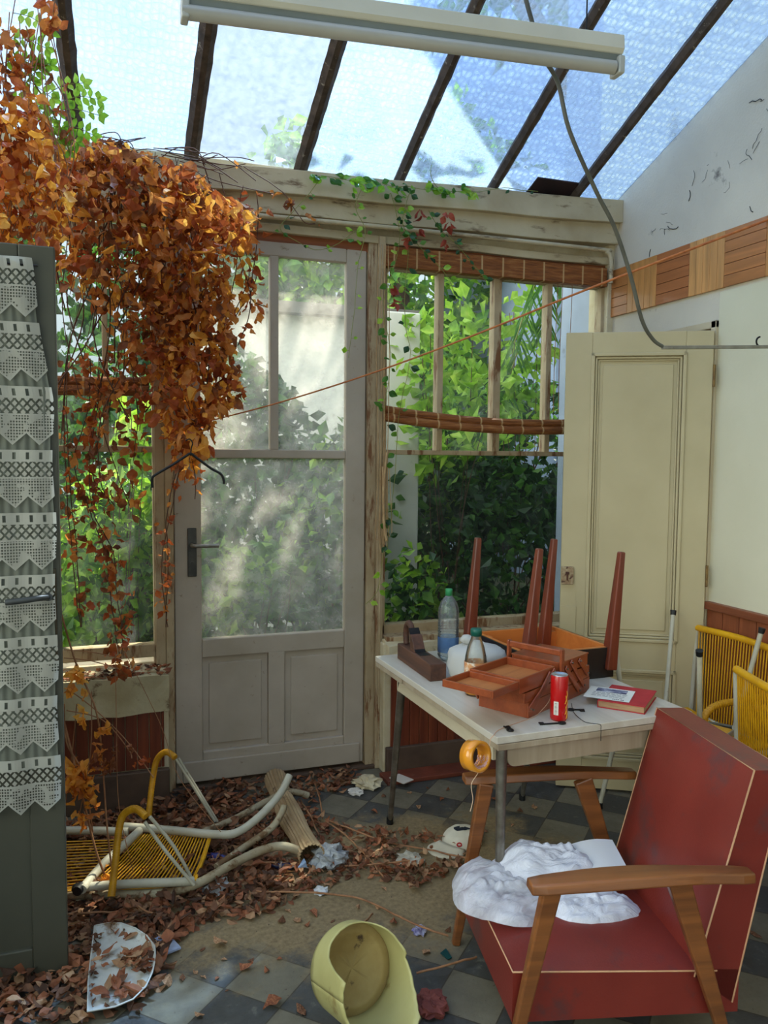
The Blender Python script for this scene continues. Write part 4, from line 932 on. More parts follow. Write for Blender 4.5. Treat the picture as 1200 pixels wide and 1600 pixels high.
# --- yellow cord chairs --------------------------------------------------
def cord_chair(loc, rz, label, arms=(-1, 1)):
    t = thing('cord_chair', label, 'chair', loc, rz, None)
    # local: front -x, back +x, width along y
    h = .262; zs, zr = .43, .415; xb, zt = .245, .815
    mb = MB(); mb.tube(smooth_path([(.22, -h, zr), (-.20, -h, zs), (-.215, 0, zs), (-.20, h, zs), (.22, h, zr)], 3), .011, 8); mb.tube([(.225, -h, zr), (.225, h, zr)], .011, 8); mb.build('seat_frame', WHITEP, t, local=True)
    for s in (-1, 1):
        mb = MB(); mb.tube([(.225, s*h, zr), (xb, s*(h+.004), zt)], .011, 8); mb.build('back_post', WHITEP, t, local=True)
    mb = MB(); mb.tube(smooth_path([(xb, -h, zt), (xb+.02, 0, zt+.004), (xb, h, zt)], 6), .0155, 10); mb.build('top_rail', YCORD, t, local=True)
    mb = MB(); n = 30
    for i in range(n):
        y = -h+.012+(2*h-.024)*i/(n-1); yb_ = -h*.96+(2*h*.90)*i/(n-1)
        mb.tube([(xb+.012*(1-(y/h)**2), y, zt+.006), (.222, yb_, zr)], .0031, 6)
    mb.build('back_cords', YCORD, t, local=True)
    mb = MB(); n = 52
    for i in range(n):
        x = -.195+.40*i/(n-1); mb.tube(smooth_path([(x, -h, zs+.008), (x, 0, zs-.012), (x, h, zs+.008)], 3), .0031, 5)
    mb.build('seat_cords', YCORD, t, local=True)
    for s in arms:
        mb = MB(); pts = smooth_path([(xb-.01, s*(h+.012), .66), (.05, s*(h+.03), .655), (-.10, s*(h+.03), .645), (-.155, s*(h+.028), .61), (-.15, s*(h+.024), .565), (-.10, s*(h+.012), .50), (-.07, s*h, zs)], 6)
        mb.tube(pts, .0125, 10)
        for i in range(0, len(pts)-1):
            for q in (0, .5):
                p = V(pts[i]).lerp(V(pts[i+1]), q); d = (V(pts[i+1])-V(pts[i])).normalized(); mb.tube([p-d*.0022, p+d*.0022], .0145, 10)
        mb.build('armrest', mat_arm, t, local=True)
    for (x, y, fx, fy) in ((-.16, -h, -.24, -h-.02), (-.16, h, -.24, h+.02), (.2, -h, .27, -h-.02), (.2, h, .27, h+.02)):
        mb = MB(); mb.tube([(x, y, zs-.01), (fx, fy, .015)], .0105, 8); l = mb.build('leg', WHITEP, t, local=True)
        mb = MB(); mb.tube([(fx, fy, .028), (fx, fy, 0)], .0135, 8); mb.build('rubber_foot', BLACK, l, local=True)
    return t
mat_arm = mat('yellow_wrapped_cord', (206, 150, 24), (176, 120, 16), 30, .45, .3)
cord_chair((2.37, 2.735, 0), R(-2), 'yellow cord chair with white metal frame against the right wall by the cream door', (-1,))
cord_chair((2.405, 2.02, 0), R(164), 'yellow cord chair at the right photo edge, directly behind the red armchair')
# an upturned one on its seat
ut = thing('upturned_cord_stool', 'yellow cord stool turned upside down, black-tipped legs in the air above the yellow chair seat', 'stool', (2.27, 2.66, .447), R(29))
mb = MB(); lp = [(-.22, -.16, .014), (.22, -.16, .014), (.22, .16, .014), (-.22, .16, .014), (-.22, -.16, .014)]; mb.tube(lp, .011, 8); mb.build('seat_frame', WHITEP, ut, local=True)
mb = MB()
for i in range(40): x = -.205+.41*i/39; mb.tube([(x, -.16, .008), (x, .16, .008)], .0031, 5)
mb.build('seat_cords', YCORD, ut, local=True)
mi_ = MW[ut].inverted()
for (px_, py_, dx, dy) in ((960, 990, -.2, .15), (1052, 957, .2, .15), (1093, 1020, -.2, -.15), (1190, 985, .2, -.15)):
    tip = mi_ @ P(px_, py_, Z=.895)
    mb = MB(); mb.tube([(dx, dy, .014), tip], .0105, 8); l = mb.build('leg', WHITEP, ut, local=True)
    mb = MB(); d = (tip-V((dx, dy, .014))).normalized(); mb.tube([tip-d*.012, tip+d*.010], .0135, 10, radii=[.0125, .0145]); mb.build('rubber_foot', BLACK, l, local=True)

# --- collapsed yellow cord armchair on the floor, left ----------------------
def G(x, y, z=.05): return P(x, y, Z=z)
lc = thing('fallen_cord_armchair', 'collapsed yellow cord armchair with white tubes lying in the dead leaves left of the door', 'chair', (.1, 3.1, 0))
mb = MB(); mb.tube(smooth_path([G(20, 1292, .075), G(80, 1297, .075), G(150, 1298, .075), G(200, 1300, .075)], 3), .0165, 10); mb.build('back_tube', WHITEP, lc)
mb = MB(); mb.tube(smooth_path([G(188, 1291, .085), G(262, 1297, .085), G(340, 1304, .085), G(372, 1300, .09), G(405, 1276, .12), G(438, 1240, .17), G(452, 1212, .22)], 4), .0165, 10); mb.build('frame_tube', WHITEP, lc)
mb = MB(); mb.tube(smooth_path([G(218, 1298, .082), G(190, 1324, .082), G(160, 1352, .08), G(128, 1390, .08)], 3), .0165, 10); mb.build('cross_tube', WHITEP, lc)
mb = MB(); mb.tube(smooth_path([G(122, 1387, .07), G(200, 1381, .07), G(285, 1378, .07), G(303, 1376, .07)], 3), .0155, 10); mb.build('frame_tube', WHITEP, lc)
for q in ((127, 1385, .082, 120, 1393, .082), (124, 1390, .066, 118, 1387, .066)): mb = MB(); mb.tube([G(*q[:3]), G(*q[3:])], .017, 10); mb.build('end_plug', BLACK, lc)
mb = MB(); mb.tube(smooth_path([G(20, 1401, .03), G(110, 1398, .03), G(200, 1398, .03), G(262, 1394, .035), G(310, 1380, .05), G(360, 1352, .07), G(405, 1330, .08), G(440, 1322, .09), G(468, 1330, .06)], 4), .0165, 10); mb.build('frame_tube', DIRTYT, lc)
mb = MB(); mb.tube(smooth_path([G(338, 1355, .04), G(380, 1325, .06), G(425, 1293, .09), G(441, 1268, .13), G(444, 1258, .15)], 4), .014, 10); mb.build('leg', DIRTYT, lc)
mb = MB(); mb.tube(smooth_path([G(318, 1300, .04), G(370, 1278, .05), G(420, 1250, .07), G(452, 1237, .08), G(482, 1243, .05)], 4), .0145, 10); mb.build('leg', DIRTYT, lc)
a0, a1 = G(222, 1303, .07), G(330, 1308, .07); b0_, b1_ = G(140, 1384, .06), G(306, 1376, .06)
mb = MB()
for i in range(26):
    t = i/25; p = a0.lerp(a1, t); q = b0_.lerp(b1_, t); mid = p.lerp(q, .5)+V((0, 0, -.012)); mb.tube([p, mid, q], .0030, 5)
mb.build('seat_cords', YCORD, lc)
mb = MB(); mb.tube([G(329, 1303, .07), G(318, 1340, .055), G(304, 1378, .06)], .008, 6); mb.build('cord_edge', YCORD, lc)
mb = MB(); a0, a1 = G(96, 1305, .06), G(93, 1386, .05); b0_, b1_ = G(196, 1312, .055), G(150, 1388, .05)
for i in range(17):
    t = i/16; p = a0.lerp(a1, t)+V((-.25, 0, 0)); q = b0_.lerp(b1_, t); mb.tube([p, q], .0030, 5)
mb.build('back_cords', YCORD, lc)
mb = MB(); mb.tube([G(40, 1391, .035), G(180, 1390, .035), G(290, 1386, .035)], .010, 6); mb.build('lower_rail', YCORD, lc)
def wrapped(mb, pts, r):
    mb.tube(pts, r, 10)
    for i in range(len(pts)-1):
        for q in (0, .33, .66):
            p = V(pts[i]).lerp(V(pts[i+1]), q); d = (V(pts[i+1])-V(pts[i])).normalized(); mb.tube([p-d*.0015, p+d*.0015], r*1.1, 10)
YB = 2.90
mb = MB(); wrapped(mb, smooth_path([P(174, 1400, Y=2.83), P(180, 1350, Y=2.88), P(186, 1295, Y=2.92), P(194, 1272, Y=2.93), P(212, 1264, Y=2.90), P(228, 1276, Y=2.86)], 5), .0125); mb.build('armrest', mat_arm, lc)
mb = MB(); wrapped(mb, smooth_path([P(232, 1275, Y=3.42), P(239, 1215, Y=3.50), P(246, 1186, Y=3.52), P(260, 1175, Y=3.50), P(274, 1184, Y=3.46)], 5), .0125); mb.build('armrest', mat_arm, lc)
for a, b, r in (((226, 1284, 2.86), (303, 1383, 2.82), .0065), ((234, 1276, 2.87), (302, 1378, 2.86), .0065)):
    mb = MB(); m1 = P((a[0]+b[0])/2+(-6 if a[0] < 230 else 4), (a[1]+b[1])/2-4, Y=(a[2]+b[2])/2); mb.tube(smooth_path([P(a[0], a[1], Y=a[2]), m1, P(b[0], b[1], Y=b[2])], 3), r, 8); mb.build('strut', WHITEP, lc)
for a, b in (((275, 1186, 3.46), (336, 1284, 3.40)), ((279, 1185, 3.475), (340, 1284, 3.415))):
    mb = MB(); mb.tube([P(a[0], a[1], Y=a[2]), P(b[0], b[1], Y=b[2])], .0060, 8); mb.build('strut', WHITEP, lc)

# --- ribbed roll by the door
ra = P(430, 1216, Z=.055); rb = P(486, 1338, Z=.055)
def ribmat():
    t = NT('ribbed_card'); w = t.n('ShaderNodeTexWave', wave_type='BANDS', bands_direction='X'); return t
mb = MB(); d = (rb-ra); n = 40; vs = []
side = d.normalized().cross(V((0, 0, 1))); NN = 22
for i in range(13):
    c = ra+d*i/12+V((0, 0, .0))+side*.010*math.sin(i*.3)
    for j in range(NN*2):
        a = math.pi*j/NN; r = (.050-.008*math.sin(i*.5)**2)*(1+(.06 if j % 2 else -.06)); vs.append(c+side*r*math.cos(a)+V((0, 0, 1))*r*.92*math.sin(a))
M2 = NN*2
mb.add(vs, [(i*M2+j, i*M2+(j+1) % M2, (i+1)*M2+(j+1) % M2, (i+1)*M2+j) for i in range(12) for j in range(M2)])
o = mb.build('ribbed_roll', mat('ribbed_slats', (176, 150, 112), (140, 112, 80), 8, .75, .2, dirt=(96, 70, 48), dscale=10, damt=.6), loc=ra*.5+rb*.5, solid=.003); tag(o, 'rolled-up beige slatted mat lying on the floor in front of the garden door', 'roll')

# --- broken yellow pot
pc_ = P(548, 1512, Z=.122); ax = (CO-pc_).normalized(); ax = (ax+CR*.42-CU*.20).normalized()
s1 = ax.cross(V((0, 0, 1))).normalized(); s2 = s1.cross(ax).normalized()   # s2 points up
pot = thing('broken_pot', 'broken pale yellow plastic pot lying open towards the viewer at the bottom of the photo', 'pot', (pc_.x, pc_.y, 0))
def Lpot(a):   # a: 0 = right, 90 up, 180 left, 270 down (as seen)
    d = math.degrees(a) % 360; tab = [(0, .22), (12, .23), (22, .235), (25, .16), (34, .10), (50, .07), (80, .055), (100, .05), (118, .055), (121, .075), (150, .085), (170, .10), (173, .085), (200, .12), (215, .15), (230, .19), (250, .22), (290, .23), (320, .22), (360, .22)]
    for k in range(len(tab)-1):
        if tab[k][0] <= d <= tab[k+1][0]:
            t = (d-tab[k][0])/(tab[k+1][0]-tab[k][0]); return tab[k][1]+(tab[k+1][1]-tab[k][1])*t+.006*noise.noise(V((d*.15, 0, 0)))
def ppt(a, l, r): l *= 1.16; r *= 1.16; return pc_+ax*l - s1*(-math.cos(a)*r) + s2*math.sin(a)*r
mb = MB(); n = 72
mb.grid(lambda u, v: ppt(2*math.pi*u, Lpot(2*math.pi*u)*v, .106+.012*(Lpot(2*math.pi*u)*v/.2)), n, 8)
POTM = mat('yellow_plastic_pot', (188, 180, 122), (168, 158, 100), 4, .5, .1, dirt=(130, 104, 52), dscale=5, damt=.60)
mb.build('wall', POTM, pot, solid=.004)
mb = MB()
prof = [(0, .004), (.074, .004), (.079, .010), (.088, .012), (.098, .004), (.1055, .006)]
vs = []
for r, l in prof:
    for j in range(48): vs.append(ppt(2*math.pi*j/48, l, r))
mb.add(vs, [(i*48+j, i*48+(j+1) % 48, (i+1)*48+(j+1) % 48, (i+1)*48+j) for i in range(len(prof)-1) for j in range(48)], True)
mb.build('base', mat('dirty_pot_base', (168, 146, 92), (140, 114, 64), 8, .8, .2, dirt=(70, 52, 34), dscale=16, damt=.62), pot, solid=.003)

# --- metal tray with leaves
tq = [G(x, y, .012) for x, y in ((148, 1456), (168, 1452), (190, 1452), (212, 1460), (230, 1472), (242, 1488), (243, 1508), (238, 1530), (228, 1552), (208, 1572), (180, 1584), (137, 1592), (138, 1545), (143, 1498))]
mid = sum(tq, V((0, 0, 0)))/len(tq)
tq = [p for p in tq]
tr_ = thing('old_tray', 'dented pale metal tray half covered by dead leaves on the floor beside the grey door', 'tray', (mid.x, mid.y, 0))
mb = MB(); n = len(tq)
inn = [mid+(p-mid)*.88 for p in tq]
vs = [V((p.x, p.y, .032)) for p in tq]+[V((p.x, p.y, .014)) for p in inn]
mb.add(vs, [(i, (i+1) % n, n+(i+1) % n, n+i) for i in range(n)]+[tuple(range(n, 2*n))])
TRAYM = mat('pale_enamel', (206, 206, 200), (168, 168, 162), 8, .45, .4, 9, dirt=(126, 100, 72), dscale=10, damt=.56)
mb.build('dish', TRAYM, tr_, solid=.002, bevel=.006)
mb = MB(); mb.tube([V((p.x, p.y, .033)) for p in tq]+[V((tq[0].x, tq[0].y, .033))], .0025, 6); mb.build('rim', TRAYM, tr_)

# --- cap
cc = P(722, 1300, Z=.045); cc = V((cc.x, cc.y, 0))
cp = thing('baseball_cap', 'white baseball cap with black markings and a red badge lying under the table', 'cap', tuple(cc))
def dome(u, v):
    a = 2*math.pi*u; r = .076*math.sin(v*math.pi/2); return cc+V((r*math.cos(a)*1.12, r*math.sin(a), .066*math.cos(v*math.pi/2)**.8+.002+.004*noise.noise(V((a*2, v*3, 1)))))
mb = MB(); mb.grid(dome, 32, 10); mb.build('crown', mat('white_cotton', (212, 206, 190), (196, 188, 170), 12, .85, .1), cp)
cam_d = V((-cc.x, -cc.y, 0)).normalized(); lft = V((-1, .05, 0)).normalized()
mb = MB()
def brim(u, v):
    a = R(160+95*u); rr = .083+.075*v*math.sin(math.pi*min(1, max(0, u)))**.5; return cc+V((rr*math.cos(a)*1.1, rr*math.sin(a), .012-.010*v+.012*math.sin(math.pi*u)*(1-v)))
mb.grid(brim, 16, 5); mb.build('brim', mat('white_brim', (206, 198, 178), (190, 180, 160), 12, .85, .1), cp, solid=.003)
mb = MB()
def on(u0, v0): return dome(u0, v0)+(dome(u0, v0)-cc-V((0, 0, .02))).normalized()*.0016
mb.grid(lambda u, v: on(.42+.50*u, .06+.20*v+.03*math.sin(u*7)), 14, 5); mb.build('black_marking', mat('cap_print', (34, 40, 52), (24, 28, 36), 8, .8, 0), cp)
mb = MB(); mb.tube([on(.665+.018*math.cos(R(k*30)), .80+.055*math.sin(R(k*30))) for k in range(13)], .003, 5); mb.build('red_badge', mat('cap_red', (186, 40, 40), (160, 28, 30), 8, .8, 0), cp)

# --- coat hanger
hg = P(292, 722, Y=3.60)
def H(x, y): return P(x, y, Y=3.30)
hh = thing('coat_hanger', 'black plastic coat hanger hanging from the dead vine in front of the garden door', 'hanger', tuple(H(298, 712)))
mb = MB(); mb.tube(smooth_path([H(238, 762), H(238, 747), H(246, 740), H(270, 726), H(290, 713), H(298, 709), H(308, 716), H(330, 732), H(344, 740), H(349, 748), H(350, 756)], 5), .0075, 8, sq=.7); mb.build('shoulder', BLACK, hh)
mb = MB(); mb.tube(smooth_path([H(298, 712), H(299, 700), H(301, 692), H(296, 686), H(290, 689)], 5), .0028, 6); mb.build('hook', BLACK, hh)

# --- small litter, each its own thing
def crumple(name, loc, r, h, m, label, cat, seed, n=22, squash=1.0, par=None):
    mb = MB()
    def f(u, v):
        a = 2*math.pi*u; b = math.pi*v; d = V((math.cos(a)*math.sin(b), math.sin(a)*math.sin(b), math.cos(b)))
        q = 1+.55*noise.noise(d*2.3+V((seed, 0, 0)))+.3*noise.noise(d*6+V((0, seed, 0)))
        p = V((d.x*r*q, d.y*r*q*squash, d.z*h*q)); p.z = max(p.z, -h*.6); return V(loc)+V((0, 0, h*.6+.001))+p
    mb.grid(f, n, n//2, False); o = mb.build(name, m, loc=loc); return tag(o, label, cat)
FOIL = mat('foil', (190, 190, 194), (120, 120, 126), 14, .35, .4, metal=.6)
NEWS = mat('crumpled_newsprint', (176, 178, 178), (120, 120, 122), 30, .7, .3)
l = G(515, 1352, 0); crumple('crumpled_newspaper', l, .065, .045, NEWS, 'crumpled grey newspaper and foil on the floor right of the slatted roll', 'paper', 3, 30)
l = G(655, 1458, 0); crumple('sweet_wrapper', l, .022, .014, mat('silver_purple_foil', (206, 204, 220), (74, 60, 130), 40, .35, .3, metal=.3), 'small silver and purple wrapper on the sandy floor in front of the armchair', 'wrapper', 7)
l = G(672, 1577, 0); crumple('crumpled_leaf', l, .05, .022, mat('dull_red_leaf', (136, 70, 60), (96, 46, 42), 24, .8, .4), 'crumpled dull red leaf lying right of the broken yellow pot', 'leaf', 11, 28)
l = G(640, 1345, 0); crumple('paper_scrap', l, .05, .012, mat('scrap', (190, 186, 176), (150, 140, 120), 12, .8, .3), 'pale torn paper scrap in the leaves between the pot and the table', 'paper', 15)
l = G(335, 1390, 0); crumple('paper_scrap', l, .05, .02, mat('scrap_white', (206, 208, 212), (160, 160, 160), 12, .8, .3), 'white crumpled paper scrap beside the front tube of the collapsed yellow chair', 'paper', 19)
l = G(501, 1395, 0); crumple('paper_scrap', l, .025, .012, mat('scrap_w2', (220, 220, 222), (180, 180, 180), 12, .8, .3), 'tiny white paper scrap on the sand left of the purple wrapper', 'paper', 23)
l = G(573, 1228, 0); crumple('plaster_lump', l, .06, .03, PLAST, 'broken lump of plaster on the floor by the foot of the door post', 'rubble', 27)
l = G(556, 1240, 0); crumple('plaster_lump', l, .035, .012, mat('white_chip', (216, 210, 200), (190, 180, 168), 12, .8, .2), 'flat white plaster chip just left of the bigger broken lump', 'rubble', 31)
l = G(627, 1225, .0); mb = MB(); mb.box(l+V((0, 0, .026)), (.07, .10, .004), Matrix.Rotation(R(25), 3, 'Z')); o = mb.build('card_piece', mat('white_card', (206, 196, 186), (186, 174, 160), 9, .8, .1), loc=l); tag(o, 'white card piece leaning on the red board behind the left table leg', 'card')
# bottle lying, tool lying
a = G(425, 1352, .02); b = G(482, 1356, .02)
sd = thing('screwdriver', 'dark blue handled screwdriver lying at the end of the slatted roll', 'tool', tuple(G(450, 1355, 0)))
mb = MB(); d = (b-a); mb.tube([a, a+d*.2, a+d*.3, a+d*.5, a+d*.56], .015, 10, radii=[.010, .015, .011, .016, .009]); mb.build('handle', mat('navy_plastic', (28, 36, 78), (20, 26, 60), 8, .35, 0), sd)
mb = MB(); mb.tube([a+d*.56, b], .004, 8); mb.build('shaft', CHROME, sd)
mb = MB(); mb.tube([a+d*.22, a+d*.28], .0155, 10); mb.build('pale_ring', mat('pale_ring', (170, 150, 140), (150, 130, 120), 8, .5, 0), sd)
a = G(326, 1337, .02); b = G(362, 1345, .02); mb = MB(); mb.tube([a, a.lerp(b, .4), b], .018, 10, radii=[.012, .018, .010]); o = mb.build('blue_packet', mat('navy_packet', (36, 44, 110), (26, 30, 76), 30, .35, .3), loc=a); tag(o, 'small navy blue packet lying between the tubes of the collapsed yellow chair', 'packet')
mb = MB(); a = G(466, 1356, .035); b = G(475, 1342, .05); mb.prism([a, G(480, 1355, .03), G(478, 1347, .05), b], None, (0, .003, .002)); o = mb.build('blue_card', mat('pale_blue_card', (140, 160, 186), (120, 140, 168), 8, .6, 0), loc=(a.x, a.y, 0)); tag(o, 'small pale blue card piece under the near end of the slatted roll', 'card')
mb = MB(); mb.tube([G(487, 1318, .03), G(500, 1325, .03), G(512, 1330, .025)], .012, 10, radii=[.006, .012, .016]); o = mb.build('plastic_scraper', BLACK, loc=G(500, 1325, 0)); tag(o, 'black plastic tool lying in the leaves right of the slatted roll', 'handle')
mb = MB(); mb.box(G(260, 1475, .012), (.055, .10, .006), Matrix.Rotation(R(20), 3, 'Z')); o = mb.build('blue_white_packet', mat('blue_white_pack', (176, 186, 206), (100, 116, 160), 18, .5, .2), loc=G(260, 1475, 0)); tag(o, 'small blue and white packet on the floor at the right edge of the tray', 'packet')
mb = MB(); mb.prism([G(688, 1490, .003), G(697, 1483, .003), G(706, 1497, .003), G(700, 1500, .003)], None, (0, 0, .003)); o = mb.build('green_shard', mat('teal_shard', (22, 70, 72), (16, 54, 58), 8, .3, 0), loc=G(697, 1492, 0)); tag(o, 'teal green plastic shard on the floor by the front foot of the armchair', 'shard')

# ================================================================== dead and living vines
def leaf(mb, p, d, nrm, L, Wd, rnd, curl=.5, cup=.3, crumple_=.12, nu=4):
    d = d.normalized(); side = d.cross(nrm)
    if side.length < 1e-3: side = d.cross(V((.3, .5, .8)))
    side.normalize(); nn = side.cross(d).normalized(); vs = []
    c = rnd.uniform(-curl, curl); cu = rnd.uniform(.1, cup)*rnd.choice((-1, 1)); tw = rnd.uniform(-.8, .8)
    prof = (0.12, .85, 1.0, .62, .02) if nu == 4 else (.1, 1.0, .75, .02)
    for i in range(nu+1):
        u = i/nu; w = prof[i]*Wd/2*(1+rnd.uniform(-.15, .15)); a = tw*u
        s_i = side*math.cos(a)+nn*math.sin(a); n_i = nn*math.cos(a)-side*math.sin(a)
        q = p+d*(L*u*(1-.25*abs(c)*u))+nn*(c*L*u*u)
        e1, e2 = (rnd.uniform(-crumple_, crumple_)*L for _ in range(2))
        vs += [q-s_i*w+n_i*(cu*w*1.6+e1), q, q+s_i*w+n_i*(cu*w*1.6+e2)]
    mb.add(vs, [(3*i+j, 3*i+j+1, 3*i+j+4, 3*i+j+3) for i in range(nu) for j in (0, 1)], False)
def rdir(rnd, down=0):
    while True:
        v = V((rnd.uniform(-1, 1), rnd.uniform(-1, 1), rnd.uniform(-1, 1)))
        if .05 < v.length < 1: v.normalize(); v.z -= down; return v.normalized()
def inpoly(x, y, poly):
    c = False; n = len(poly)
    for i in range(n):
        x1, y1 = poly[i]; x2, y2 = poly[(i+1) % n]
        if (y1 > y) != (y2 > y) and x < (x2-x1)*(y-y1)/(y2-y1)+x1: c = not c
    return c
def plantmesh(name, mats, leaves_fn, root): pass
rnd = random.Random(11)
main = thing('dead_vine', 'great curtain of dead orange vine leaves hanging over the left window', 'dead vine', (.1, 3.6, 2.7))
fol = MB(); stm = MB()
poly = [(86, 236), (150, 206), (230, 238), (300, 258), (340, 300), (396, 322), (398, 372), (352, 392), (356, 450), (372, 560), (383, 612), (345, 640), (322, 700), (296, 742), (268, 720), (246, 650), (236, 590), (205, 560), (196, 520), (150, 470), (86, 440)]
PX0 = []
n = 0
while n < 2750:
    x = rnd.uniform(86, 400); y = rnd.uniform(200, 745)
    if not inpoly(x, y, poly): continue
    if y > 330 and x < 200 and rnd.random() < .45: continue
    e = (y-200)/500
    Y = 3.66-abs(rnd.gauss(0, .13))-(.10 if y < 420 else 0)
    p = P(x, y, Y=Y); fol.cm = rnd.choice((0, 0, 0, 2, 2, 3, 3, 1) if x < 250 else (0, 0, 0, 1, 1, 3, 3, 2))
    s = rnd.choice((rnd.uniform(.026, .048), rnd.uniform(.045, .078))); leaf(fol, p, rdir(rnd, 1.1), rdir(rnd), s, s*rnd.uniform(.4, .75), rnd, .9, .6, .18); n += 1
def strand(pts, Y, spread, count, fol, stm, rnd, pal=(0, 1, 3), s0=.03, s1=.055, sr=.0022, px=True, down=.9, nst=1, jit=12):
    for k in range(nst):
        if px: path = [P(x+rnd.uniform(-jit, jit), y, Y=Y+rnd.uniform(-.04, .04)) for x, y in pts]
        else: path = [V(q)+V((rnd.uniform(-.02, .02), rnd.uniform(-.02, .02), 0)) for q in pts]
        sp = smooth_path(path, 6)
        sp = [q+V((.006*noise.noise(q*14), .006*noise.noise(q*17+V((3, 0, 0))), 0)) for q in sp]
        stm.tube(sp, sr, 5)
        for i in range(count//nst):
            t = rnd.random()*(len(sp)-1); a = sp[int(t)]; q = a+V((rnd.gauss(0, spread), rnd.gauss(0, spread*.8), rnd.gauss(0, spread)))
            fol.cm = rnd.choice(pal); s = rnd.uniform(s0, s1); leaf(fol, q, rdir(rnd, down), rdir(rnd), s, s*rnd.uniform(.5, .9), rnd, .7, .5, .16)
strand([(150, 560), (140, 640), (128, 720), (150, 800), (172, 860), (182, 930), (186, 1000), (190, 1050)], 3.58, .028, 210, fol, stm, rnd, (0, 3, 3, 2), nst=2)
strand([(180, 560), (150, 650), (160, 740), (180, 790)], 3.58, .05, 130, fol, stm, rnd, (0, 3, 2), nst=3, jit=25)
strand([(280, 720), (262, 800), (258, 880), (262, 980)], 3.62, .016, 60, fol, stm, rnd, (0, 3), .02, .04, nst=2, jit=6)
strand([(108, 560), (104, 700), (112, 850), (118, 980)], 3.6, .03, 70, fol, stm, rnd, (0, 3, 2), nst=2)
strand([(205, 560), (222, 640), (218, 720)], 3.6, .03, 40, fol, stm, rnd, (0, 3), nst=1)
strand([(345, 330), (392, 420), (372, 500)], 3.62, .03, 34, fol, stm, rnd, (0, 1, 3), nst=2)
strand([(368, 290), (380, 380), (384, 470), (376, 540)], 3.62, .022, 34, fol, stm, rnd, (0, 3), nst=1)
strand([(330, 330), (360, 400), (330, 560), (345, 640)], 3.62, .03, 60, fol, stm, rnd, (0, 1), nst=2)
strand([(400, 300), (404, 380), (400, 460), (428, 480)], 3.64, .016, 22, fol, stm, rnd, (0, 3), nst=1)
strand([(370, 260), (430, 300), (470, 345), (490, 350)], 3.64, .010, 12, fol, stm, rnd, (0, 2), nst=1)
strand([(290, 690), (312, 740), (314, 780)], 3.58, .018, 16, fol, stm, rnd, (0, 1, 3), .03, .05, nst=1)
for k in range(46):   # bare stems through the mass
    x = rnd.uniform(95, 345); y0_ = rnd.uniform(235, 300); L = rnd.uniform(120, 420)
    pp = [(x, y0_), (x+rnd.uniform(-30, 30), y0_+L*.33), (x+rnd.uniform(-40, 40), y0_+L*.66), (x+rnd.uniform(-45, 30), min(720, y0_+L))]
    stm.tube(smooth_path([P(a, b, Y=rnd.uniform(3.5, 3.66)) for a, b in pp], 5), rnd.choice((.0015, .002, .003)), 5)
for k in range(26):   # pale dead stems lying along the roof edge
    x = rnd.uniform(120, 320); y_ = 215+.18*(x-120)+rnd.uniform(-12, 25)
    stm.tube(smooth_path([P(x, y_, Y=3.5), P(x+rnd.uniform(20, 60), y_+rnd.uniform(-15, 15), Y=3.48), P(x+rnd.uniform(60, 120), y_+rnd.uniform(0, 40), Y=3.5)], 5), .0022, 5)
stm.build('stems', STEMD, main); fol.build('dry_leaves', DRY, main, recalc=False)

rnd = random.Random(21); near = thing('dead_vine', 'sunlit golden dead vine leaves hanging through the roof at the top left corner', 'dead vine', (-.25, 2.95, 2.7))
fol = MB(); stm = MB(); n = 0
poly = [(-60, 30), (20, 40), (45, 110), (70, 190), (100, 240), (112, 300), (96, 360), (92, 384), (-60, 384)]
while n < 900:
    x = rnd.uniform(-60, 112); y = rnd.uniform(30, 384)
    if not inpoly(x, y, poly): continue
    if y < 150 and rnd.random() < .5: continue
    p = P(x, y, Y=2.98-abs(rnd.gauss(0, .12))); fol.cm = rnd.choice((1, 1, 0, 0, 3) if y > 150 else (0, 2, 3)); s = rnd.uniform(.028, .052); leaf(fol, p, rdir(rnd, .7), rdir(rnd), s, s*rnd.uniform(.6, .95), rnd, .6, .5, .15); n += 1
strand([(75, 0), (92, 30), (88, 50)], 2.95, .02, 14, fol, stm, rnd, (0, 3), .04, .06)
strand([(48, 40), (60, 90), (88, 140), (112, 210), (108, 260)], 2.95, .012, 16, fol, stm, rnd, (2, 3), .03, .05)
for k in range(24):
    x = rnd.uniform(-40, 80); stm.tube(smooth_path([P(x, rnd.uniform(-20, 60), Y=2.95), P(x+rnd.uniform(-20, 30), 150, Y=2.9), P(x+rnd.uniform(-30, 40), 260, Y=2.88), P(x+rnd.uniform(-30, 40), 372, Y=2.88)], 5), .0018, 5)
stm.build('stems', STEM, near); fol.build('dry_leaves', DRY, near, recalc=False)

# light-green pinnate leaves in the same corner
rnd = random.Random(31); gv = thing('green_creeper', 'fresh green creeper with small oval leaves in the top left corner under the roof', 'creeper', (-.1, 3.0, 2.85))
fol = MB(); stm = MB()
def pinnate(base, d, L, fol, stm, rnd, m=0, k=5, s=.034):
    d = d.normalized(); tip = base+d*L; sp = smooth_path([base, base.lerp(tip, .5)+V((0, 0, .015)), tip], 4); stm.tube(sp, .0012, 4)
    side = d.cross(V((0, 1, 0))).normalized()
    for i in range(k):
        q = base.lerp(tip, (i+1)/k)+V((0, 0, .012*math.sin(math.pi*(i+1)/k)))
        for sg in (-1, 1): fol.cm = m; leaf(fol, q, side*sg+d*.4, V((rnd.uniform(-.4, .4), -1, rnd.uniform(-.4, .4))), s*rnd.uniform(.8, 1.2), s*.62, rnd, .2, .2, .03)
    leaf(fol, tip, d, V((0, -1, 0)), s, s*.6, rnd, .2, .2, .03)
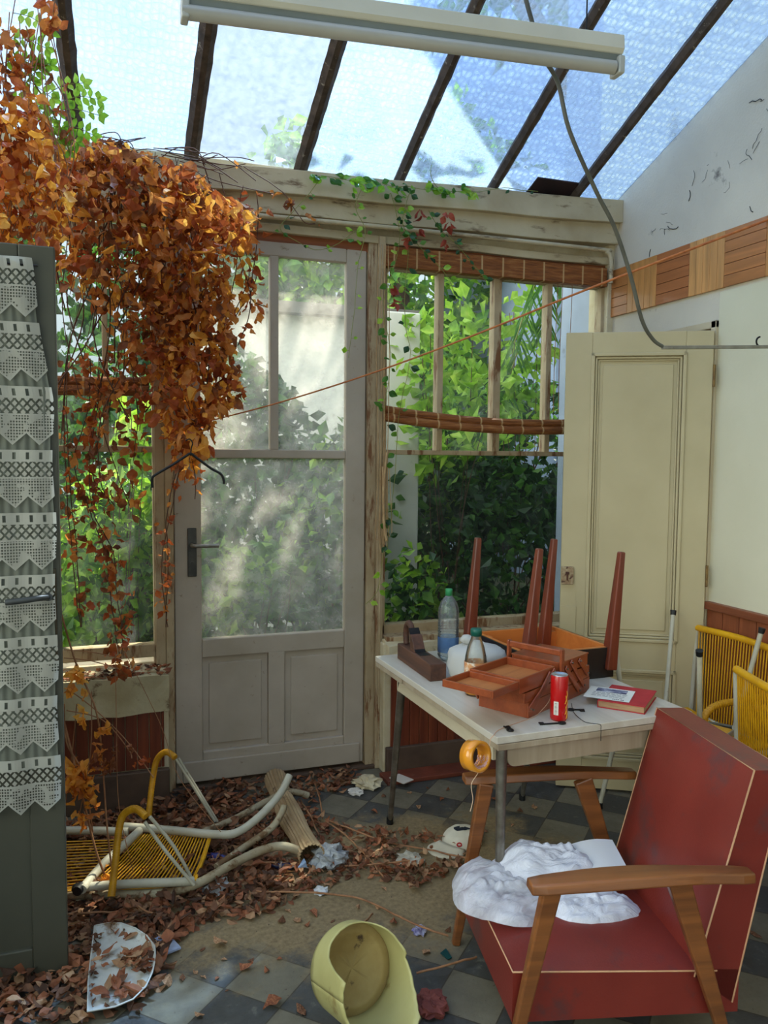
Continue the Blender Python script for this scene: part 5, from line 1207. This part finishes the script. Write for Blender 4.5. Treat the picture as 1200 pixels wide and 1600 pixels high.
for (x, y, dx, dy, L) in ((70, 150, 60, -20, .17), (80, 175, 70, 5, .19), (60, 190, 55, 30, .16), (95, 160, 60, -5, .15), (50, 160, 30, 40, .17), (70, 200, 30, 30, .12), (10, 60, 40, 10, .15), (15, 120, 50, 25, .17), (20, 20, 40, 20, .15), (0, 100, 50, 0, .15), (90, 200, 50, 10, .14), (40, 130, 40, -30, .13), (5, 150, 60, 20, .16)):
    b = P(x, y, Y=2.98); t = P(x+dx, y+dy, Y=2.98); pinnate(b, t-b, L*.8, fol, stm, rnd)
stm.tube(smooth_path([P(-10, 40, Y=3.0), P(40, 110, Y=2.98), P(90, 190, Y=2.98), P(110, 240, Y=2.98)], 5), .003, 5)
stm.build('stems', STEMG, gv); fol.build('leaves', [GRN[0]], gv, recalc=False)

# green creeper over the header and down the posts
rnd = random.Random(41); gh = thing('green_creeper', 'green creeper trailing over the cream header and down the left side of the right window', 'creeper', (1.4, 3.66, 2.7))
fol = MB(); stm = MB()
def creeper(pts, Y, fol, stm, rnd, k, s=(.022, .042), ms=(0, 1, 1, 2), sr=.0016, lift=.012):
    path = smooth_path([P(x, y, Y=Y) for x, y in pts], 7); path = [q+V((.008*noise.noise(q*12), 0, .008*noise.noise(q*13+V((5, 0, 0))))) for q in path]
    stm.tube(path, sr, 5)
    for i in range(k):
        a = path[min(len(path)-1, int((i+rnd.random())/k*len(path)))]; sd = rnd.choice((-1, 1)); d = V((sd*rnd.uniform(.5, 1), rnd.uniform(-.5, 0), rnd.uniform(-.9, .4)))
        L = rnd.uniform(*s); b = a+d.normalized()*lift; stm.tube([a, b], .0009, 4); fol.cm = rnd.choice(ms); leaf(fol, b, d, V((rnd.uniform(-.5, .5), -1, rnd.uniform(-.2, .8))), L, L*.7, rnd, .35, .25, .04)
creeper([(500, 275), (560, 285), (620, 290), (690, 298), (740, 300)], 3.70, fol, stm, rnd, 60, (.03, .055), (1, 0, 0))
creeper([(640, 300), (630, 340), (640, 370), (690, 420), (715, 470)], 3.68, fol, stm, rnd, 34, (.025, .045))
creeper([(690, 300), (672, 270), (684, 220), (678, 195)], 3.72, fol, stm, rnd, 4)
creeper([(610, 300), (625, 380), (600, 470), (610, 560), (600, 640)], 3.72, fol, stm, rnd, 34, (.025, .05), (0, 1, 1))
creeper([(640, 380), (632, 480), (640, 560), (625, 640), (615, 760), (605, 860)], 3.75, fol, stm, rnd, 26, (.03, .05), (0, 1, 2))
creeper([(570, 290), (555, 320), (570, 360), (560, 420), (545, 560)], 3.70, fol, stm, rnd, 18, (.02, .045), (0, 1))
creeper([(500, 280), (460, 330), (440, 360), (500, 390), (560, 360)], 3.70, fol, stm, rnd, 14, (.02, .04), (0, 1, 2))
creeper([(740, 300), (790, 295), (840, 300)], 3.70, fol, stm, rnd, 4, (.02, .03), (1, 2))
creeper([(600, 860), (590, 920), (572, 945)], 3.66, fol, stm, rnd, 6, (.03, .05), (0,))
creeper([(670, 330), (690, 360), (720, 390), (760, 440)], 3.68, fol, stm, rnd, 24, (.025, .04), (2, 2, 1))
stm.build('stems', STEMG, gh); fol.build('leaves', GRN, gh, recalc=False)
rf = MB(); st2 = MB()
for (x, y) in ((655, 330), (640, 370), (700, 330), (700, 350), (698, 380), (655, 360), (612, 450), (618, 470)):
    for j in range(3): leaf(rf, P(x+rnd.uniform(-5, 5), y+rnd.uniform(-5, 8), Y=3.68), rdir(rnd, 1.2), rdir(rnd), .05, .03, rnd, .5, .5, .12)
rf.build('withered_leaf', foliage('withered_red', [(110, 40, 34), (150, 60, 44), (176, 84, 60)], .6, .3), gh, recalc=False)

# loose hanging stems with curled leaf clumps, lower left
rnd = random.Random(51); ls = thing('dead_vine', 'bare dried vine stems with curled pale leaves hanging low beside the grey door edge', 'dead vine', (.0, 2.95, .9))
fol = MB(); stm = MB(); YN = 2.95
for pts, r in (([(96, 960), (120, 1040), (150, 1110), (160, 1190), (168, 1300), (180, 1400)], .0035), ([(98, 1120), (118, 1200), (135, 1270), (150, 1330), (165, 1370)], .0045), ([(100, 1100), (104, 1160), (130, 1210), (145, 1300)], .003),
               ([(104, 1075), (150, 1110), (200, 1160), (240, 1215)], .002), ([(104, 1110), (160, 1125), (200, 1170), (206, 1185)], .002), ([(180, 1020), (182, 1130), (186, 1260), (210, 1370)], .0015), ([(143, 1080), (141, 1180), (120, 1290)], .002),
               ([(100, 1015), (150, 1020), (190, 1030)], .0018), ([(100, 1028), (140, 1032), (185, 1045)], .0018), ([(120, 1100), (112, 1180), (100, 1270)], .002), ([(186, 1000), (250, 1130), (280, 1215), (345, 1300)], .0012)):
    stm.tube(smooth_path([P(x, y, Y=YN+rnd.uniform(-.02, .05)) for x, y in pts], 6), r, 6)
def clump(x, y, r, k, s=.045, pal=(0, 1, 1)):
    for i in range(k):
        fol.cm = rnd.choice(pal); p = P(x, y, Y=YN)+V((rnd.gauss(0, r), rnd.gauss(0, r), rnd.gauss(0, r*1.3))); leaf(fol, p, rdir(rnd, .5), rdir(rnd), s*rnd.uniform(.6, 1.1), s*.6, rnd, .9, .7, .2)
clump(122, 1212, .022, 46, .05); clump(136, 1228, .018, 20, .045); clump(128, 1268, .018, 14); clump(120, 1068, .014, 10); clump(118, 1050, .010, 8); clump(130, 1118, .008, 7, .045, (1,)); clump(165, 1140, .006, 5, .04, (1,)); clump(152, 1145, .006, 5, .04, (1,))
clump(152, 1180, .012, 12, .04, (2, 0)); clump(166, 1190, .016, 18, .04, (2, 0)); clump(220, 1190, .008, 5, .03, (3,)); clump(205, 1165, .004, 3, .03, (2,)); clump(163, 1370, .010, 8, .035, (1,))
stm.build('stems', STEM, ls); fol.build('dry_leaves', DRY, ls, recalc=False)

# leaf litter ------------------------------------------------------------
rnd = random.Random(61)
edge = [(-60, 1600), (-60, 1395), (100, 1290), (255, 1255), (330, 1238), (420, 1205), (545, 1200), (560, 1225), (490, 1250), (500, 1290), (600, 1300), (690, 1312), (735, 1330), (700, 1372), (640, 1390), (560, 1375), (520, 1385), (440, 1412), (400, 1440), (330, 1440), (270, 1462), (245, 1560), (190, 1600)]
edgeW = [(P(x, y, Z=0).x, P(x, y, Z=0).y) for x, y in edge]
def sdens(x, y):
    n_ = noise.noise(V((x*5, y*5, 0))); return n_
litter = MB(); n = 0
objs_keep = [(.75, 3.3, .09)]
while n < 5200:
    x = rnd.uniform(-1.0, 1.5); y = rnd.uniform(1.9, 3.8)
    if not inpoly(x+.04*noise.noise(V((x*12, y*12, 3))), y+.04*noise.noise(V((x*12, y*12, 9))), edgeW): continue
    if inpoly(x, y, [(q.x, q.y) for q in tq]): continue
    d_ = sdens(x, y)
    thin = x > .62 and y > 2.5
    if rnd.random() > (.55 if thin else .9)+d_*.8: continue
    z = .002+abs(rnd.gauss(0, .013 if thin else .018)); litter.cm = rnd.choice((0, 1, 1, 2, 2, 3) if not thin else (0, 1, 2, 2)); s = rnd.uniform(.028, .065) if not thin else rnd.uniform(.02, .05)
    d = V((rnd.uniform(-1, 1), rnd.uniform(-1, 1), rnd.uniform(-.12, .25))); nn = V((rnd.uniform(-.6, .6), rnd.uniform(-.6, .6), 1))
    leaf(litter, V((x, y, z)), d, nn, s, s*rnd.uniform(.35, .7), rnd, .35, .5, .10); n += 1
for v in litter.v: v.z = max(v.z, .001)
o = litter.build('leaf_litter', LIT, recalc=False); tag(o, 'drift of dead brown leaves covering the floor below the left window and garden door', 'dead leaves', kind='stuff')
sill = MB()
for i in range(260):
    x = rnd.uniform(-.35, .27); y = rnd.uniform(3.69, 3.8); sill.cm = rnd.choice((1, 2, 2, 3)); s = rnd.uniform(.02, .045)
    leaf(sill, V((x, y, .608+abs(rnd.gauss(0, .009)))), V((rnd.uniform(-1, 1), rnd.uniform(-1, 1), .1)), V((rnd.uniform(-.5, .5), rnd.uniform(-.5, .5), 1)), s, s*.5, rnd, .4, .5, .1)
o = sill.build('leaf_litter', LIT, recalc=False); tag(o, 'dead leaves piled on the sill of the left window', 'dead leaves', kind='stuff')
tm = MB()
for i in range(150):
    t1, t2 = rnd.random(), rnd.random(); p = inn[0].lerp(inn[6], t1).lerp(inn[11].lerp(inn[8], t1), t2); tm.cm = rnd.choice((1, 2, 2, 0)); s = rnd.uniform(.03, .06)
    if noise.noise(p*9) < .08: continue
    leaf(tm, V((p.x, p.y, .022+abs(rnd.gauss(0, .008)))), V((rnd.uniform(-1, 1), rnd.uniform(-1, 1), .1)), V((rnd.uniform(-.5, .5), rnd.uniform(-.5, .5), 1)), s, s*.5, rnd, .35, .4, .1)
o = tm.build('leaf_litter', LIT, recalc=False); tag(o, 'dead leaves lying in the pale metal tray', 'dead leaves', kind='stuff')
# single leaves on the bare tiles
spots = [(600, 1390, .04), (665, 1380, .05), (316, 1485, .035), (345, 1478, .07), (385, 1515, .06), (392, 1502, .03), (305, 1520, .03), (318, 1528, .03), (425, 1572, .08), (470, 1580, .07), (312, 1590, .04), (416, 1518, .03), (440, 1440, .05), (465, 1440, .05), (450, 1425, .04), (490, 1430, .06), (285, 1530, .05), (262, 1540, .06), (615, 1445, .05), (700, 1455, .04), (665, 1490, .05),
         (350, 1500, .03), (436, 1500, .025), (355, 1548, .02), (560, 1420, .03), (480, 1447, .03), (600, 1245, .04), (640, 1240, .04), (655, 1262, .06), (690, 1250, .04), (668, 1232, .03), (725, 1296, .04), (770, 1250, .04), (812, 1268, .05), (835, 1262, .05), (800, 1290, .04), (585, 1270, .05), (1180, 1462, .06), (640, 1205, .03), (700, 1235, .03), (760, 1300, .03), (540, 1290, .04), (575, 1305, .04), (340, 1530, .025), (520, 1440, .03), (590, 1420, .03)]
protos = []
for k in range(7):
    mb = MB(); r2 = random.Random(100+k); leaf(mb, V((-.5, 0, .05)), V((1, 0, .02)), V((.1, .2, 1)), 1.0, r2.uniform(.35, .75), r2, .25, .5, .10)
    zmin = min(v.z for v in mb.v)
    for v in mb.v: v.z += -zmin+.01
    protos.append(mb.build('fallen_leaf', LIT[(0, 2, 1, 0, 2, 1, 0)[k]], local=True, recalc=False))
for i, (x, y, s) in enumerate(spots):
    pr_ = protos[i % 7]; o = pr_ if i < 7 else pr_.copy()
    if i >= 7: COL.objects.link(o)
    p = P(x, y, Z=0); o.location = (p.x, p.y, .0005); o.rotation_euler = (0, 0, rnd.uniform(0, 6.28)); o.scale = (s*.8, s*.8, s*.8)
    tag(o, 'single dead leaf lying loose on the open floor tiles', 'leaf', 'loose dead leaves on the tiles')
# twigs
tw = [([(330, 1352), (420, 1348), (500, 1352), (560, 1352), (640, 1345)], 'long thin dried twig lying across the tubes towards the middle of the leaf drift'),
      ([(400, 1393), (490, 1395), (560, 1404), (610, 1425), (650, 1445), (700, 1462)], 'long dried vine twig running over the sand towards the armchair foot'),
      ([(508, 1283), (540, 1305), (575, 1340), (600, 1372)], 'dried twig slanting down through the leaf drift to the right of the slatted roll'),
      ([(508, 1280), (560, 1300), (605, 1316), (680, 1330), (730, 1342)], 'dried twig ending next to the white cap'),
      ([(492, 1225), (500, 1250), (504, 1278)], 'short upright dried twig on the floor in front of the door post'),
      ([(470, 1250), (485, 1275), (498, 1305)], 'short dried twig right of the slatted roll'),
      ([(556, 1450), (570, 1440), (582, 1428)], 'dark forked twig on the sand above the broken pot'),
      ([(650, 1520), (700, 1508), (745, 1495)], 'thin dark twig pointing under the armchair'),
      ([(110, 1430), (160, 1425), (215, 1428)], 'pale dried twig in the leaves above the metal tray'),
      ([(195, 1395), (230, 1425), (275, 1432)], 'pale curved stem in the leaves under the collapsed yellow chair')]
for pts, lab in tw:
    mb = MB(); mb.tube([q+V((.004*noise.noise(q*30), .004*noise.noise(q*25+V((2, 2, 2))), .003*noise.noise(q*20))) for q in smooth_path([P(x, y, Z=.022+.012*math.sin(i*2)) for i, (x, y) in enumerate(pts)], 6)], .0035, 6)
    c0 = P(pts[0][0], pts[0][1], Z=0); o = mb.build('vine_twig', STEM, loc=(c0.x, c0.y, 0)); tag(o, lab, 'twig')

# ================================================================== garden
GRASS = mat('garden_soil', (70, 84, 40), (48, 52, 30), 3, .95, .4, dirt=(60, 46, 32), dscale=4, damt=.5)
mb = MB(); mb.bx(-14, 16, D+.12, 26, -.25, -.02); struct(mb, 'ground', GRASS)
def cloud(name, label, c, r, n, size, mats, seed, down=.4, cat='bush', trunk=None, shell=.55, group=None, prof=1, hole=.0, base=None):
    rnd = random.Random(seed); c = V(c); r = V(r); t = thing(name, label, cat, (c.x, c.y, 0), 0, group); fol = MB()
    for i in range(n):
        while True:
            d = rdir(rnd); k = shell+(1-shell)*rnd.random()**.6; p = V((c.x+d.x*r.x*k, c.y+d.y*r.y*k, c.z+d.z*r.z*k))
            if p.z < .02: continue
            q = noise.noise(p*1.7+V((seed, 0, 0)))
            if q < hole-.3: continue
            p += d*(.25*q*min(r)); 
            if p.y < D+.16: p.y = D+.16+rnd.random()*.1
            break
        fol.cm = rnd.randrange(len(mats)); s = size*rnd.uniform(.6, 1.3)
        L = rdir(rnd, down); nn = rdir(rnd); sd = L.cross(nn).normalized()*s*.33; up_ = L.cross(sd).normalized()*s*.12
        fol.add([p, p+L*s*.45+sd+up_, p+L*s, p+L*s*.45-sd+up_, p+L*s*.5], [(0, 1, 4), (1, 2, 4), (2, 3, 4), (3, 0, 4)])
    fol.build('foliage', mats, t, recalc=False)
    st = MB(); base = V(base) if base else V((c.x, c.y, -.05))
    if trunk: st.tube(smooth_path([base, base.lerp(c, .5)+V((.05, 0, 0)), c], 4), trunk, 8)
    for k in range(7):
        d = rdir(rnd); d.z = abs(d.z); e = c+V((d.x*r.x, d.y*r.y, d.z*r.z))*.7; s0 = c if trunk else V((c.x+rnd.uniform(-.2, .2)*r.x, c.y, 0)); st.tube(smooth_path([s0, s0.lerp(e, .5)+V((rnd.uniform(-.1, .1), 0, .05)), e], 4), (trunk or (.006 if cat == 'creeper' else .014))*.45, 6)
    st.build('branches', STEMD, t); return t
def O(x, y, Y): return P(x, y, Y=Y)
# pale rendered outbuilding behind the door
PALEW = mat('pale_render', (226, 222, 214), (206, 202, 196), 3, .9, .2, dirt=(150, 146, 140), dscale=4, damt=.62)
a = O(330, 700, 7.2); b = O(640, 700, 7.2)
ob = thing('garden_shed', 'pale rendered outbuilding seen through the glass of the garden door', 'building', ((a.x+b.x)/2, 8.4, 0))
mb = MB(); mb.bx(a.x-.2, b.x, 7.4, 9.4, -.05, 2.9); mb.build('wall', PALEW, ob)
mb = MB(); mb.bx(a.x-.35, b.x+.12, 7.25, 9.5, 2.9, 3.0); mb.build('roof', mat('shed_roof', (120, 112, 104), (96, 90, 84), 5, .8, .2), ob)
a = O(596, 700, 5.0); b = O(655, 700, 5.0)
mb = MB(); mb.bx(a.x, b.x, 5.0, 5.3, -.05, 2.55); o = mb.build('garden_pillar', PALEW, loc=((a.x+b.x)/2, 5.15, 0), bevel=.01); tag(o, 'pale rendered garden pillar just outside the left end of the right window', 'pillar')
a = O(868, 600, 9.0)
mb = MB(); mb.bx(a.x, a.x+7, 9.0, 13, -.05, 4.6); hs = thing('neighbour_house', 'grey blue house wall seen through the right end of the right window', 'building', (a.x+3, 10, 0)); mb.build('wall', mat('grey_blue_render', (134, 148, 172), (116, 130, 156), 2, .9, .2), hs)
mb = MB(); mb.prism([(a.x-.2, 8.8, 4.6), (a.x+7.2, 8.8, 4.6), (a.x+7.2, 11, 5.9), (a.x-.2, 11, 5.9)], None, (0, 0, .1)); mb.build('roof', mat('slate', (84, 84, 92), (64, 64, 72), 6, .7, .2), hs)
G0, G1, G2 = GRN
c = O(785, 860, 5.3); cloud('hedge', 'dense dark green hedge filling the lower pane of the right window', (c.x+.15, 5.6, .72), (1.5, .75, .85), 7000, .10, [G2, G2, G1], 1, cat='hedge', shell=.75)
cloud('bush', 'mid green bush behind the dark hedge, top showing in the small panes', (3.6, 6.9, 1.6), (1.3, .7, .75), 3500, .11, [G1, G2], 2, shell=.6)
c = O(730, 540, 4.9); cloud('climbing_vine', 'sunlit yellow green vine with large leaves outside the upper right window', (c.x-.05, 5.0, 2.1), (.45, .3, .62), 330, .12, [G0], 3, cat='creeper', shell=.3)
c = O(815, 500, 5.6); cloud('climbing_vine', 'thin sprays of pale flowers and leaves outside the third upper pane of the right window', (c.x, 5.6, 2.3), (.28, .2, .7), 260, .11, [G0], 4, cat='creeper', shell=.2)
c = O(650, 600, 5.6); cloud('bush', 'light green bush behind the garden pillar', (2.45, 6.0, 1.9), (.55, .5, .8), 1500, .10, [G0, G1], 5, shell=.5)
cloud('bush', 'low green bush at the foot of the garden pillar', (1.80, 4.55, .5), (.34, .22, .62), 900, .085, [G1, G2, G0], 9, shell=.4)
# palm leaf hanging at the right pane
pm = thing('palm', 'drooping palm leaf outside the right end of the right window', 'palm', (O(870, 600, 5.2).x+.1, 5.2, 0)); fol = MB(); st = MB(); rnd = random.Random(8)
hub = O(880, 420, 5.2)
st.tube(smooth_path([V((hub.x+.35, 5.25, -.05)), V((hub.x+.3, 5.25, 1.4)), hub+V((.1, 0, .2))], 5), .05, 8)
for k in range(9):
    e = hub+V((rnd.uniform(-.55, .5), rnd.uniform(-.3, .3), rnd.uniform(-1.0, -.1))); rib = smooth_path([hub+V((.1, 0, .2)), hub.lerp(e, .4)+V((0, 0, .25)), e], 10); st.tube(rib, .006, 5)
    for q in rib[3:]:
        for s_g in (-1, 1):
            d = V((s_g*.5, rnd.uniform(-.2, .2), -1)); leaf(fol, q, d, V((0, -1, .2)), .26, .022, rnd, .2, .1, .01, nu=3)
fol.build('fronds', [G1], pm, recalc=False); st.build('stem', STEMG, pm)
# door view
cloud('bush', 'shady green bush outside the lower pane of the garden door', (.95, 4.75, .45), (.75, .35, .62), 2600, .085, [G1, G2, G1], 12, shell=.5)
c = O(420, 900, 4.5); cloud('creeper_tangle', 'sunlit creeper shoots just outside the lower door pane', (.75, 4.28, .85), (.45, .16, .36), 330, .085, [G0, G0, G1], 13, cat='creeper', shell=.1)
c = O(360, 620, 5.5); cloud('bush', 'tall dark bush outside the upper left pane of the garden door', (.95, 5.6, 1.35), (.55, .4, 1.0), 2400, .11, [G1, G2], 14, shell=.5)
cloud('bush', 'leafy bush outside the right edge of the garden door', (1.55, 5.2, 1.0), (.42, .35, .95), 1700, .10, [G1, G2, G0], 15, shell=.5)
# left window view
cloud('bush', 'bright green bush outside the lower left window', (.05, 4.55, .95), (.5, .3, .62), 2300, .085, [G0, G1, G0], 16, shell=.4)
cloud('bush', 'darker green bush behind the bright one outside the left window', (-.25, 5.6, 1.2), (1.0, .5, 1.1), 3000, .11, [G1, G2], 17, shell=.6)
cloud('climbing_vine', 'few large sunlit leaves in the middle pane of the left window', (.2, 4.35, 1.66), (.16, .12, .2), 60, .12, [G0], 18, cat='creeper', shell=.1)
# trees whose leaves shade the glass
cloud('tree', 'tall green tree beyond the garden seen faintly through the roof glass', (4.3, 11.5, 4.6), (2.6, 1.6, 2.3), 5200, .26, [G1, G0], 20, cat='tree', trunk=.16, shell=.5)
cloud('tree', 'green tree far behind the garden shed', (.6, 12.5, 3.2), (3.2, 1.2, 2.4), 4500, .24, [G1, G2], 21, cat='tree', trunk=.14, shell=.6)
cloud('tree', 'loose tall tree on the right of the garden casting dappled shade on the door', (2.7, 5.5, 5.4), (1.4, .8, .8), 150, .26, [G1], 22, cat='tree', base=(4.6, 3.4, -.05), trunk=.07, shell=.1, down=1.2)
cloud('tree', 'dense tree beyond the right wall shading the hedge outside the window', (6.2, 8.3, 8.4), (2.3, 1.7, 1.5), 3000, .34, [G1], 24, cat='tree', trunk=.12, shell=.2)
cloud('hedge', 'long green hedge closing the far end of the garden', (3.0, 10.5, 1.3), (7.5, .6, 1.5), 9000, .16, [G1, G2], 23, cat='hedge', shell=.8)

# ================================================================== light
w = bpy.data.worlds.new('sky'); sc.world = w; w.use_nodes = True; nt = w.node_tree; nt.nodes.clear()
out = nt.nodes.new('ShaderNodeOutputWorld'); bg_ = nt.nodes.new('ShaderNodeBackground'); tc = nt.nodes.new('ShaderNodeTexCoord'); sp = nt.nodes.new('ShaderNodeSeparateXYZ'); rp = nt.nodes.new('ShaderNodeValToRGB')
nt.links.new(tc.outputs['Generated'], sp.inputs[0]); nt.links.new(sp.outputs[2], rp.inputs[0])
e = rp.color_ramp.elements; e[0].position = .02; e[0].color = (.40, .44, .45, 1); e[1].position = .9; e[1].color = (.62, .76, .98, 1); x = e.new(.3); x.color = (.72, .82, .95, 1)
# added brightening of the unseen sky, mostly to the left, to light the interior
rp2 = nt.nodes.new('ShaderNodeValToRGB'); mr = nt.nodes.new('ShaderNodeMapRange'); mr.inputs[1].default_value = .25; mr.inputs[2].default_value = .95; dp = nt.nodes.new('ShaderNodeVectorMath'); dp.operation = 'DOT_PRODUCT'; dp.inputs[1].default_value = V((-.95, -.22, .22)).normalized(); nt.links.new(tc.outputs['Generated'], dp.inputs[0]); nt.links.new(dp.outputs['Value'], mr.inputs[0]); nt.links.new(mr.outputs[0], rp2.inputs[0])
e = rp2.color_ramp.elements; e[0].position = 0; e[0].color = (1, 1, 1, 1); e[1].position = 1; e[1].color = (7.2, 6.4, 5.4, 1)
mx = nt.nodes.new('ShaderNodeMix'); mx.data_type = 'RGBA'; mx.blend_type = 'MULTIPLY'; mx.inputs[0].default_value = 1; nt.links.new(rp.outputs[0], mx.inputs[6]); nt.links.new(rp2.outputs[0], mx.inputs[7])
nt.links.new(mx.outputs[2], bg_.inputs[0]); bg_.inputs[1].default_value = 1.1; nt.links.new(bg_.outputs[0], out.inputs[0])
sl = bpy.data.lights.new('sun', 'SUN'); so = bpy.data.objects.new('sun', sl); COL.objects.link(so)
sl.energy = 10.5; sl.angle = R(.6); sl.color = (1, .93, .80)
sd_ = V((.42, .36, .83)).normalized(); so.rotation_euler = sd_.to_track_quat('Z', 'Y').to_euler(); so.location = (4, 6, 9)
vs_ = sc.view_settings; sc.display_settings.display_device = 'sRGB'; vs_.view_transform = 'Standard'; vs_.look = 'None'; vs_.gamma = 1; vs_.use_curve_mapping = False; vs_.exposure = .54
sc.cycles.max_bounces = 10; sc.cycles.transparent_max_bounces = 24; sc.cycles.diffuse_bounces = 6; sc.cycles.transmission_bounces = 8
